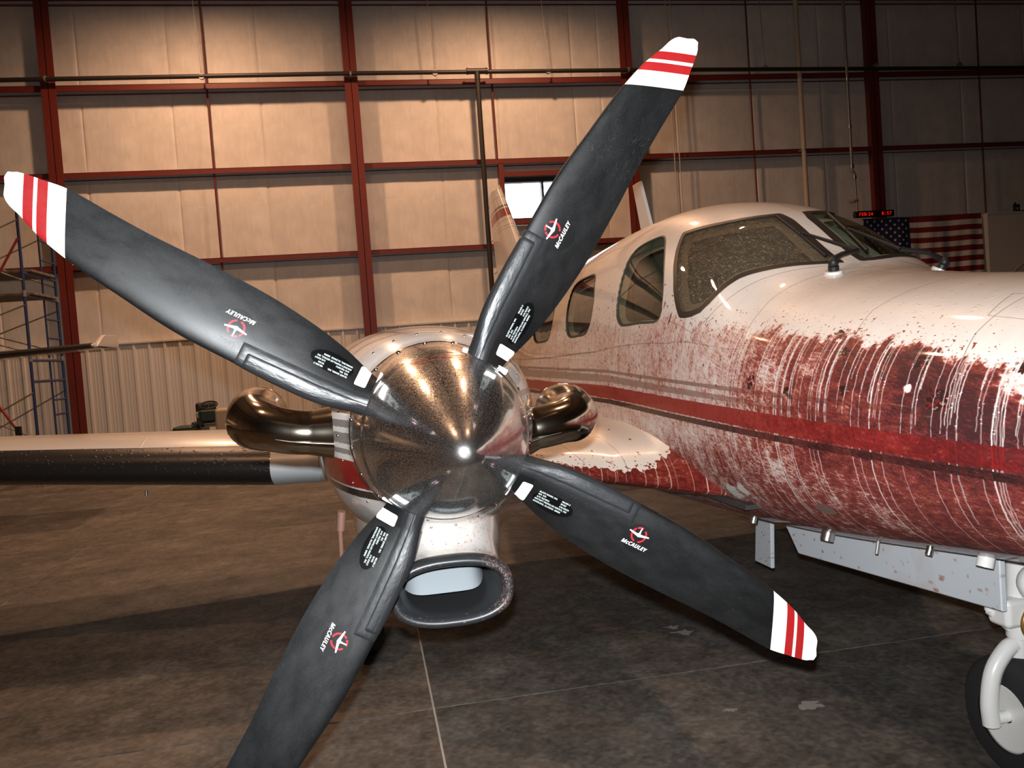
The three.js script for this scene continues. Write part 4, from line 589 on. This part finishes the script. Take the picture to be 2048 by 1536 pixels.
  mesh('duct_ramp', patch((u, v) => [lerp(-0.135, 0.118, u), lerp(-0.47, -0.402, v) + 0.02 * Math.sin(v * 1.5), -0.25 - 0.13 * v - 0.16 * (2 * u - 1) ** 6], 0, 1, 24, 0, 1, 10), std({ color: rgb(0.27, 0.3, 0.32), roughness: 0.4 }), sc);
  // polished exhaust stacks
  const bronze = std({ color: rgb(0.62, 0.55, 0.44), roughness: 0.13, metalness: 1 });
  const sweep = (pts, rad, n = 60, m = 36) => { const cv = new THREE.CatmullRomCurve3(pts.map((p) => V(...p))), f = (u, t) => { const c = cv.getPoint(clamp(u)), d = cv.getTangent(clamp(u)), up = V(0, 1, 0), s = V().crossVectors(d, up).normalize(), w = V().crossVectors(s, d), [ra, rb] = rad(u), a = t * D2R; return [c.x + s.x * ra * Math.cos(a) + w.x * rb * Math.sin(a), c.y + s.y * ra * Math.cos(a) + w.y * rb * Math.sin(a), c.z + s.z * ra * Math.cos(a) + w.z * rb * Math.sin(a)]; }; return patch(f, 0, 1, n, 0, 360, m); };
  function stack(s, y0, y1, reach) {
    const pts = [[s * 0.16, y0, -0.4], [s * 0.27, y0, -0.4], [s * (reach - 0.2), y0 + (y1 - y0) * 0.2, -0.395], [s * (reach - 0.12), y0 + (y1 - y0) * 0.55, -0.42], [s * (reach - 0.078), y1 - 0.012, -0.5], [s * (reach - 0.07), y1, -0.6], [s * (reach - 0.07), y1, -0.68]];
    const rad = (u) => { const e = lin(u, [0, 0.14, 0.28, 0.45, 0.68, 0.86, 1], [0.105, 0.085, 0.064, 0.067, 0.084, 0.09, 0.088]); return [e, e]; };
    const m = eng('exhaust_stack', sweep(pts, rad), bronze); m.userData.label = s < 0 ? 'polished exhaust stack on the outer side' : 'polished exhaust stack on the fuselage side';
    mesh('weld_seam', tube(pts.map((p, i) => [p[0] + (i > 3 ? s * rad(i / 6)[0] * 0.9 : 0), p[1] - rad(i / 6)[1] * 0.36, p[2] + (i > 3 ? 0.01 : rad(i / 6)[0] * 0.94)]), 0.0022, 40, 5), M.steel, m);
    mesh('outlet_rim', [new THREE.TorusGeometry(0.086, 0.003, 8, 36).translate(s * (reach - 0.07), y1, -0.68)], bronze, m);
    mesh('inside', [lathe([[0.0, 0], [0.08, 0.001]], 30).rotateX(Math.PI / 2).translate(s * (reach - 0.07), y1, -0.64)], M.tyre, m);
    return m;
  }
  const st = stack(-1, 0.0, 0.055, 0.6), st2 = stack(1, -0.045, -0.01, 0.53);
  const drain = eng('nacelle_drain', [rod([-0.3, -0.28, -0.55], [-0.31, -0.56, -0.62], 0.008, 8), rod([-0.292, -0.26, -0.55], [-0.3, -0.32, -0.56], 0.014, 8)], std({ color: rgb(0.3, 0.16, 0.12), roughness: 0.4, metalness: 0.5 }));
  // spinner
  const prof = [[0.0005, 0.4385], [0.012, 0.437], [0.024, 0.431], [0.036, 0.42], [0.05, 0.403], [0.075, 0.366], [0.1, 0.322], [0.125, 0.272], [0.15, 0.215], [0.172, 0.155], [0.189, 0.098], [0.2, 0.055], [0.206, 0.03], [0.213, 0.012], [0.222, -0.03], [0.231, -0.085], [0.238, -0.14], [0.24, -0.155], [0.238, -0.16], [0.15, -0.162]];
  const curve = new THREE.SplineCurve(prof.slice(0, 18).map((p) => new THREE.Vector2(...p))), fine = curve.getPoints(120).map((p) => [p.x, p.y]).concat(prof.slice(18));
  const sm = canvasTexture(2048, 512, (c, w, h) => { c.fillStyle = '#f1efec'; c.fillRect(0, 0, w, h);
    for (let k = 0; k < 260; k++) { const a = rnd() * w, y = rnd() * h; c.strokeStyle = `rgba(${150 + 60 * rnd()},60,45,${0.1 + 0.3 * rnd()})`; c.lineWidth = rr(0.6, 1.6); c.beginPath(); c.moveTo(a, y); c.lineTo(a + rr(-16, 16), y + rr(-12, 12)); c.stroke(); }
    for (let k = 0; k < 420; k++) { const u = rr(0.455, 0.56), x = u * w + rr(-8, 8), y = h * (0.36 + rr(-0.045, 0.045)) + (u - 0.5) * 50; c.strokeStyle = rnd() < 0.5 ? `rgba(176,66,52,${0.2 + 0.5 * rnd()})` : `rgba(214,170,150,${0.2 + 0.4 * rnd()})`; c.lineWidth = rr(1, 3); c.beginPath(); c.moveTo(x, y); c.lineTo(x + rr(-40, 40), y + rr(-6, 6)); c.stroke(); } });
  const sr = canvasTexture(2048, 1024, (c, w, h) => { const id = c.createImageData(w, h); for (let k = 0; k < w * h; k++) { const v = hash2(k, 91) < 0.24 ? 95 + 60 * hash2(k, 17) : 22; id.data[4 * k] = id.data[4 * k + 1] = id.data[4 * k + 2] = v; id.data[4 * k + 3] = 255; } c.putImageData(id, 0, 0); for (let k = 0; k < 900; k++) { c.strokeStyle = `rgba(90,90,90,${0.1 + 0.25 * rnd()})`; c.lineWidth = 0.6; const x = rnd() * w, y = rnd() * h; c.beginPath(); c.moveTo(x, y); c.lineTo(x + rr(-9, 9), y + rr(-5, 5)); c.stroke(); } for (let k = 0; k < 260; k++) { const u = rr(0.455, 0.56), x = u * w, y = h * (0.36 + rr(-0.045, 0.045)) + (u - 0.5) * 100; c.strokeStyle = 'rgba(170,170,170,.5)'; c.lineWidth = rr(1, 2); c.beginPath(); c.moveTo(x, y); c.lineTo(x + rr(-20, 20), y); c.stroke(); } }, { srgb: false });
  const spinner = eng('spinner', lathe(fine, 128).rotateX(Math.PI / 2), std({ map: sm, color: rgb(0.83, 0.83, 0.83), metalness: 1, roughnessMap: sr, roughness: 1 }));
  spinner.userData.label = 'mirror-polished propeller spinner';
  for (let k = 0; k < 20; k++) { const a = k * 18 * D2R + 0.1; mesh('screw', ball(0.0062, 0.2375 * Math.cos(a), 0.2375 * Math.sin(a), -0.135, 1, 1, 1), M.chrome, spinner); }
  const ring = mesh('back_plate', new THREE.TorusGeometry(0.2395, 0.003, 8, 72).translate(0, 0, -0.16), M.chrome, spinner);
  // ---- blades. Local axes: x outward, y towards the leading edge, z forward
  const K = [0.1, 0.22, 0.32, 0.42, 0.55, 0.7, 0.85, 0.95, 1.05, 1.11, 1.16, 1.176], KL = [0.046, 0.043, 0.061, 0.064, 0.059, 0.051, 0.028, 0.011, -0.0145, -0.04, -0.064, -0.104], KT = [0.046, 0.06, 0.091, 0.112, 0.127, 0.132, 0.133, 0.138, 0.144, 0.137, 0.129, 0.12];
  const KB = [24, 19, 15, 12, 9.5, 8, 7, 6.2, 5.5, 5, 5, 5], KH = [0.09, 0.074, 0.052, 0.042, 0.032, 0.023, 0.016, 0.013, 0.0105, 0.0085, 0.006, 0.003];
  const at = (x, c, n) => { const b = lin(x, K, KB) * D2R; return [x, c * Math.cos(b) - n * Math.sin(b), -0.02 + 0.055 * x * smooth(0.1, 0.4, x) + c * Math.sin(b) + n * Math.cos(b)]; };
  const blade = (x, s) => { const l = interp(x, K, KL), t = interp(x, K, KT), h = lin(x, K, KH), c = Math.min(1, s * s), round = clamp((0.26 - x) / 0.1), n = lerp(shapeN(c) * (s > 0 ? lin(x, [0.1, 0.3, 0.9, 1.05, 1.176], [0.03, 0.017, 0.011, 0.007, 0.002]) : lin(x, [0.1, 0.3, 0.6, 1.176], [0.03, 0.03, 0.01, 0.001])), Math.sqrt(Math.max(0, 0.25 - (c - 0.5) ** 2)) * h, round); return at(x, l - (l + t) * c, Math.sign(s) * (n + 0.0012 * (1 - c))); };
  const frontAt = (x, c, off = 0) => { const l = interp(x, K, KL), t = interp(x, K, KT), s = Math.sqrt(clamp((l - c) / (l + t), 0, 1)); const p = blade(x, Math.max(s, 1e-4)); return p; };
  const X = (x) => (x - 0.18) * 2048, Y = (c) => (0.08 - c) / 0.26 * 512;
  function bladePaint(seed, wear) {
    SEED = seed;
    const map = canvasTexture(2048, 512, (c, w, h) => {
      const d = c.createImageData(w, h);
      for (let i = 0; i < w; i++) for (let j = 0; j < h; j++) {
        const x = 0.18 + i / 2048, ch = 0.08 - 0.26 * j / 512, k = x + 0.48 * ch, f = noise2(i / 2.5, j / 2.5) - 0.5; let q;
        if (k > 0.986) q = k < 1.029 || k > 1.085 || (k > 1.053 && k < 1.062) ? [232 + 8 * f, 225 + 8 * f, 212 + 8 * f] : [148, 22, 24];
        else { const a = fbm(i / 90 + seed, j / 40, 4), v = 12 + 6 * (a - 0.5) + 3 * f; q = [v * 0.98, v, v * 1.05]; }
        const m = (j * w + i) * 4; d.data[m] = q[0]; d.data[m + 1] = q[1]; d.data[m + 2] = q[2]; d.data[m + 3] = 255;
      }
      c.putImageData(d, 0, 0);
      if (wear.rub) { c.fillStyle = 'rgba(9,9,10,.72)'; c.beginPath(); [[0.955, -0.02], [0.985, -0.1], [0.97, -0.14], [0.9, -0.13], [0.93, -0.06], [0.86, 0.0], [0.9, 0.03]].forEach((p, i) => (i ? c.lineTo : c.moveTo).call(c, X(p[0]), Y(p[1]))); c.fill(); }
      if (wear.pink) for (let k = 0; k < 500; k++) { c.fillStyle = `rgba(150,80,70,${0.05 + 0.2 * rnd()})`; const x = rr(0.97, 1.17), e = rr(-0.14, 0.02); c.fillRect(X(x), Y(e), rr(1, 6), rr(1, 3)); }
      for (let k = 0; k < wear.scratches; k++) { const x = wear.at + 0.13 * (rnd() + rnd() - 1), e = rr(-0.14, 0.06); c.strokeStyle = `rgba(170,165,160,${0.05 + 0.3 * rnd() ** 3})`; c.lineWidth = rr(0.5, 1.6); c.beginPath(); c.moveTo(X(x), Y(e)); c.lineTo(X(x) + rr(-30, 30), Y(e) + rr(-14, 14)); c.stroke(); }
      for (let k = 0; k < wear.fluff; k++) { const x = 0.4 + 0.1 * (rnd() + rnd() - 1), e = rr(0.0, 0.07); c.strokeStyle = `rgba(160,140,135,${0.1 + 0.3 * rnd()})`; c.lineWidth = 1; c.beginPath(); c.moveTo(X(x), Y(e)); c.lineTo(X(x) + rr(-9, 9), Y(e) + rr(-9, 9)); c.stroke(); }
      // edge wear: bare leading edge
      c.strokeStyle = 'rgba(150,128,112,.75)'; c.lineWidth = 3; c.beginPath(); for (let x = 0.6; x < 1.17; x += 0.01) (x === 0.6 ? c.moveTo : c.lineTo).call(c, X(x), Y(interp(x, K, KL) + 0.0005)); c.stroke();
      // maker's emblem on its clear round decal
      const ex = X(0.576), ey = Y(-0.014 + wear.dc);
      c.fillStyle = 'rgba(4,4,5,.2)'; c.beginPath(); c.arc(ex + 4, ey + 22, 82, 0, 7); c.fill();
      c.strokeStyle = '#d8202a'; c.lineWidth = 9; for (const [a, b] of [[-2.2, -1.4], [-0.9, 1.25], [1.75, 3.9]]) { c.beginPath(); c.arc(ex, ey, 39, a, b); c.stroke(); }
      c.fillStyle = '#f4f3f1'; const P = (l) => { c.beginPath(); l.forEach(([a, b], i) => (i ? c.lineTo : c.moveTo).call(c, ex + a, ey + b)); c.closePath(); c.fill(); };
      P([[-59, -4], [-57, -10], [-9, -5], [-4, -12], [-2.5, -40], [2.5, -40], [4, -12], [9, -5], [57, -10], [59, -4], [9, 9], [0, 12], [-9, 9]]);
      c.font = 'italic bold 29px sans-serif'; c.textAlign = 'center'; c.textBaseline = 'middle'; c.fillText('McCAULEY', ex + 2, ey + 60);
      // data block
      c.fillStyle = 'rgba(4,4,5,.6)'; c.beginPath(); c.ellipse(X(0.335), Y(-0.041), 116, 52, 0, 0, 7); c.fill();
      c.fillStyle = '#c3cdca'; c.textAlign = 'left'; c.font = 'bold 12px sans-serif'; const x0 = X(0.288), y0 = Y(-0.022);
      ['BLADE MODEL NO.', 'SER. NO.', 'A/N 70270FU', 'AIRCRAFT PROPELLER SERVICE, INC', 'WHEELING, ILLINOIS  60090'].forEach((s, i) => c.fillText(s, x0 + (i > 2 ? -6 : 0), y0 + i * 15.5, 190)); ['90LMA-2', wear.no, 'S/N 83A31'].forEach((s, i) => c.fillText(s, x0 + 132, y0 + i * 15.5));
    });
    const rough = canvasTexture(1024, 256, (c, w, h) => { const d = c.createImageData(w, h); for (let i = 0; i < w; i++) for (let j = 0; j < h; j++) { const x = 0.18 + i / 1024, ch = 0.08 - 0.26 * j / 256; let v = 106 + 40 * (fbm(i / 50, j / 22, 4) - 0.5) + 14 * (noise2(i / 2, j / 2) - 0.5); if (((x - 0.335) / 0.057) ** 2 + ((ch + 0.041) / 0.0265) ** 2 < 1) v = 64; if (Math.hypot(x - 0.578, ch + 0.025) < 0.04) v = 98; const m = (j * w + i) * 4; d.data[m] = d.data[m + 1] = d.data[m + 2] = v; d.data[m + 3] = 255; } c.putImageData(d, 0, 0); }, { srgb: false });
    return std({ map, roughnessMap: rough, roughness: 1 });
  }
  const uvOf = (x, s) => { const l = interp(x, K, KL), t = interp(x, K, KT), c = l - (l + t) * Math.min(1, s * s); return [x - 0.18, (c + 0.18) / 0.26]; };
  const bladeGeo = [patch(blade, 0.1, 1.179, 130, 0.0001, 1, 40, { uv: uvOf, flip: true })], backGeo = patch(blade, 0.1, 1.179, 130, -1, -0.0001, 20, { flip: true, uv: () => [0.35, 0.5] });
  const strip = (x0, x1, c1, lift) => patch((x, q) => { const l = interp(x, K, KL), t = interp(x, K, KT), smax = Math.sqrt((l - c1) / (l + t)), s = lerp(-0.28, smax, q), e = blade(x, Math.abs(s) < 1e-3 ? 1e-3 : s), e0 = at(x, 0, 0), e1 = at(x, 0, 1), nrm = V(e1[0] - e0[0], e1[1] - e0[1], e1[2] - e0[2]), fwd = at(x, 1, 0), ch = V(0, fwd[1] - e0[1], fwd[2] - e0[2]); const k = clamp(1 - q * 1.6), o = nrm.multiplyScalar(lerp(1, -0.2, k)).addScaledVector(ch, k).multiplyScalar(lift * Math.min(1, (1 - q) * 14, (x1 - x) * 160)); return [e[0] + o.x, e[1] + o.y, e[2] + o.z]; }, x0, x1, 50, 0, 1, 26, { flip: true });
  const bootGeo = strip(0.19, 0.545, 0.004, 0.0022), innerGeo = strip(0.2, 0.528, 0.021, 0.0046);
  const sticker = patch((x, c) => { const p = frontAt(x, c), n = V(...at(x, 0, 1)).sub(V(...at(x, 0, 0))); return [p[0] + n.x * 0.0009, p[1] + n.y * 0.0009, p[2] + n.z * 0.0009]; }, 0.236, 0.266, 14, -0.07, -0.014, 16, { flip: false, d: (x, c) => 0.004 - Math.max(Math.hypot(Math.max(0, Math.abs(x - 0.251) - 0.011), Math.max(0, Math.abs(c + 0.042) - 0.024)), 0), uv: (x, c) => [(c + 0.07) / 0.056, (x - 0.236) / 0.03] });
  const stickM = std({ map: canvasTexture(256, 160, (c, w, h) => { c.fillStyle = '#f3f2f4'; c.fillRect(0, 0, w, h); c.fillStyle = '#9aa0aa'; c.font = '17px sans-serif'; c.textAlign = 'center'; ['DO NOT PUSH OR', 'PULL ON BLADE', 'SEE MANUAL FOR', 'HANDLING LIMITS'].forEach((s, i) => c.fillText(s, w / 2, 44 + i * 26)); }), roughness: 0.4 });
  const bootM = std({ color: rgb(0.011, 0.0115, 0.0125), roughness: 0.43, bumpMap: dataTexture(256, 256, (u, v) => { const k = 255 * tile(u, v, 16, 3); return [k, k, k]; }, { srgb: false }), bumpScale: 0.0006 }), bootM2 = std({ color: rgb(0.013, 0.0135, 0.015), roughness: 0.41, bumpMap: bootM.bumpMap, bumpScale: 0.0007 });
  const whiteSeal = std({ color: rgb(0.78, 0.8, 0.8), roughness: 0.35 });
  const specs = [
    [150 - 0.489 + 0.3, 0.002, 101, { rub: true, scratches: 60, at: 0.85, fluff: 0, no: 'RI104', dc: -0.003 }, 'propeller blade pointing up and left'],
    [60 - 0.489 - 0.99, -0.006, 202, { pink: true, scratches: 520, at: 0.83, fluff: 0, no: 'RI103', dc: 0.0135 }, 'scuffed propeller blade pointing up and right'],
    [240 - 0.489 + 0.64, 0, 303, { scratches: 40, at: 0.7, fluff: 0, no: 'RI105', dc: -0.006 }, 'propeller blade pointing down and left'],
    [330 - 0.489 + 0.09, 0.007, 404, { scratches: 30, at: 0.9, fluff: 420, no: 'RI102', dc: -0.001 }, 'propeller blade pointing down and right, with hair stuck to its root'],
  ];
  const parts = [];
  for (const [deg, tilt, seed, wear, label] of specs) {
    const a = deg * D2R, er = V(Math.cos(a), Math.sin(a), 0).addScaledVector(V(0, 0, 1), tilt).normalize(), ec = V(-Math.sin(a), Math.cos(a), 0), ea = V().crossVectors(er, ec);
    const q = new THREE.Quaternion().setFromRotationMatrix(new THREE.Matrix4().makeBasis(er, ec, ea));
    const m = mesh('propeller_blade', [...bladeGeo, backGeo], bladePaint(seed, wear), plane); m.userData.label = label;
    m.position.copy(HUB); m.quaternion.copy(new THREE.Quaternion().setFromAxisAngle(V(0, 1, 0), -TOE).multiply(q));
    mesh('deice_boot', bootGeo, bootM, m); mesh('boot_heater', innerGeo, bootM2, m); mesh('sticker', sticker, stickM, m).userData.label = 'small white sticker';
    mesh('root_seal', [rod([0.16, 0, 0], [0.217, 0, 0], 0.066, 32).scale(1, 1, 0.34).translate(0, -0.008, -0.03)], whiteSeal, m);
    if (deg > 55 && deg < 65) m.scale.x = 1.02; else m.scale.x = 0.985;
    parts.push(m);
  }
  const pn = port(nacelle), ps = port(sc), pp = port(spinner); port(st); port(st2);
  for (let k = 0; k < 4; k++) { const m = parts[k].clone(); const base = new THREE.Quaternion().setFromAxisAngle(V(0, 1, 0), TOE * 2); m.quaternion.premultiply(base); m.position.x = -HUB.x; m.userData = {}; plane.add(m); }
}
// ------------------------------------------------------------------ blue scaffold by the left end of the wall
{
  const t = thing('scaffold', 'blue tubular scaffold tower with grey planks beside the left column', 'scaffold', [-7.4, 0, 0]), za = -12.45, zc = -13.9, zb = -13.28;
  const frame = (x, y0, y1, bars, rungs) => {
    const g = [rod([x, y0, za], [x, y1, za], 0.024), rod([x, y0, zc], [x, y1, zc], 0.024), rod([x, y0 + (bars.low || 0), zb], [x, y1 - 0.02, zb], 0.017)];
    for (const y of bars.full) g.push(rod([x, y, za], [x, y, zc], 0.022)); for (const y of rungs) g.push(rod([x, y, zb], [x, y, zc], 0.016)); return g;
  };
  for (const x of [0, -2.15]) {
    mesh('frame', frame(x, 0.06, 2.04, { full: [2.02, 1.68] }, [0.35, 0.72, 1.1, 1.35]), M.bluePaint, t); mesh('frame', frame(x, 2.06, 3.08, { full: [3.06] }, [2.4, 2.72]), M.bluePaint, t); mesh('frame', frame(x, 3.1, 4.5, { full: [3.42] }, [3.72, 4.05, 4.3]), M.bluePaint, t);
    for (const z of [za, zc]) mesh('base_plate', [span(x - 0.07, x + 0.07, 0, 0.01, z - 0.07, z + 0.07), rod([x, 0, z], [x, 0.2, z], 0.018)], M.galvanised, t);
    for (const y of [2.05, 3.09]) for (const z of [za, zc]) mesh('coupling', rod([x, y - 0.05, z], [x, y + 0.05, z], 0.029, 10), M.galvanised, t);
  }
  for (const z of [za + 0.03, zc - 0.03]) for (const [a, b] of [[0.4, 1.5], [2.15, 2.9], [3.3, 4.25]]) { mesh('cross_brace', rod([0, a, z], [-2.15, b, z], 0.012, 8), M.galvanised, t); mesh('cross_brace', rod([0, b, z], [-2.15, a, z], 0.012, 8), M.galvanised, t); }
  for (const y of [3.08, 3.45]) for (let k = 0; k < 4; k++) mesh('plank', rbox(2.3, 0.04, 0.24, 0.008, -1.07, y + 0.02, za - 0.3 - k * 0.27), M.plank, t);
  for (const [a, b] of [[[0, 3.95, za + 0.06], [-1.1, 2.1, za + 0.06]], [[-1.7, 3.4, za + 0.06], [-0.05, 0.55, za + 0.06]]]) mesh('tie_rod', rod(a, b, 0.02, 8), M.redPaint, t);
  mesh('ratchet', [rbox(0.09, 0.14, 0.06, 0.01, -0.25, 0.92, za + 0.07)], M.darkPlastic, t);
}
// ------------------------------------------------------------------ another aircraft parked at the left; only its wing tip reaches the picture
{
  const t = thing('parked_airplane', 'wing tip of another airplane with dark leading edge and upturned white fin', 'airplane', [-9.72, 0, -9]);
  const w = (x, s) => { const c = s * s, k = (x + 0.5) / 4.8; return [x, 1.86 + 0.042 * (x + 0.5) + (s > 0 ? 0.1 : -0.07) * shapeN(c) * (1 - 0.55 * k), lerp(0.2 - 0.25 * k, -1.6 + 0.45 * k, c)]; };
  mesh('wing', patch(w, -2.6, 4.3, 40, -1, 1, 40), M.whitePaint, t);
  mesh('leading_edge_boot', patch(w, -2.2, 4.24, 40, -0.34, 0.3, 16, { offset: 0.004 }), std({ color: rgb(0.018, 0.015, 0.013), roughness: 0.35 }), t);
  { const s = new THREE.Shape(); s.moveTo(0, 0); s.lineTo(-0.9, 0); s.quadraticCurveTo(-0.95, 0.13, -0.82, 0.145); s.lineTo(-0.35, 0.14); s.quadraticCurveTo(-0.2, 0.11, 0, 0); const g = new THREE.ExtrudeGeometry(s, { depth: 0.03, bevelEnabled: true, bevelSize: 0.01, bevelThickness: 0.01, bevelSegments: 2 }); g.rotateY(-Math.PI / 2); g.rotateY(0); g.scale(1, 1, 1); g.translate(4.31, 2.05, -0.05); mesh('tip_fin', g, M.whitePaint, t); }
  const body = (z, a) => { const r = interp(z, [-6, -4, -1, 2, 3.4, 4.2], [0.1, 0.45, 0.75, 0.72, 0.5, 0.05]); return [-3.2 + r * Math.cos(a * D2R), 1.95 + r * 1.05 * Math.sin(a * D2R), z]; };
  mesh('fuselage', patch(body, -6, 4.2, 50, 0, 360, 40), M.whitePaint, t);
  mesh('gear_leg', [rod([-3.2, 0.2, 2.2], [-3.2, 1.4, 2.2], 0.05), rod([-1.6, 0.2, -0.9], [-1.6, 1.85, -0.9], 0.06)], M.whitePaint, t);
  for (const [x, z] of [[-3.2, 2.2], [-1.6, -0.9]]) mesh('wheel', new THREE.TorusGeometry(0.15, 0.07, 12, 28).rotateY(Math.PI / 2).translate(x, 0.22, z), M.tyre, t);
}
// ------------------------------------------------------------------ small green utility cart behind the wing
{
  const t = thing('utility_cart', 'small dark green utility cart with black seat and steering wheel behind the wing', 'cart', [-5.09, 0, -14.05]);
  mesh('body', [rbox(0.5, 0.3, 1.6, 0.06, -0.35, 0.5, 0), rbox(1.1, 0.16, 1.9, 0.05, 0, 0.34, 0)], M.greenPaint, t);
  mesh('fender', [rbox(0.34, 0.1, 0.5, 0.045, -0.3, 0.66, 0.45)], M.greenPaint, t);
  mesh('seat_back', [rbox(0.36, 0.36, 0.09, 0.05, -0.03, 0.9, -0.15)], M.darkPlastic, t);
  mesh('seat_cushion', [rbox(0.42, 0.1, 0.4, 0.04, -0.03, 0.7, 0.05)], M.darkPlastic, t);
  mesh('cowl', [rbox(0.3, 0.2, 0.35, 0.03, 0.13, 0.86, 0.4), rbox(0.03, 0.42, 0.03, 0.008, -0.02, 0.74, 0.58)], M.greenPaint, t);
  mesh('towel', [rbox(0.16, 0.12, 0.05, 0.02, -0.06, 0.87, 0.25)], M.tan, t);
  mesh('steering_wheel', [new THREE.TorusGeometry(0.15, 0.014, 10, 30).rotateX(-1.15).translate(0.1, 1.04, 0.3), rod([0.1, 0.85, 0.42], [0.1, 1.03, 0.3], 0.014), rod([-0.03, 1.04, 0.3], [0.23, 1.04, 0.3], 0.01)], M.darkPlastic, t);
  mesh('headlight', rbox(0.22, 0.07, 0.04, 0.015, 0.16, 0.7, 0.6), M.chrome, t);
  mesh('cargo_box', [rbox(0.26, 0.5, 0.4, 0.05, 0.38, 0.72, 0.45)], M.tan, t);
  for (const [x, z] of [[-0.5, 0.65], [0.5, 0.65], [-0.5, -0.65], [0.5, -0.65]]) mesh('wheel', [new THREE.TorusGeometry(0.14, 0.075, 12, 26).rotateY(Math.PI / 2).translate(x, 0.215, z)], M.tyre, t);
}
renderer.render(scene, camera);
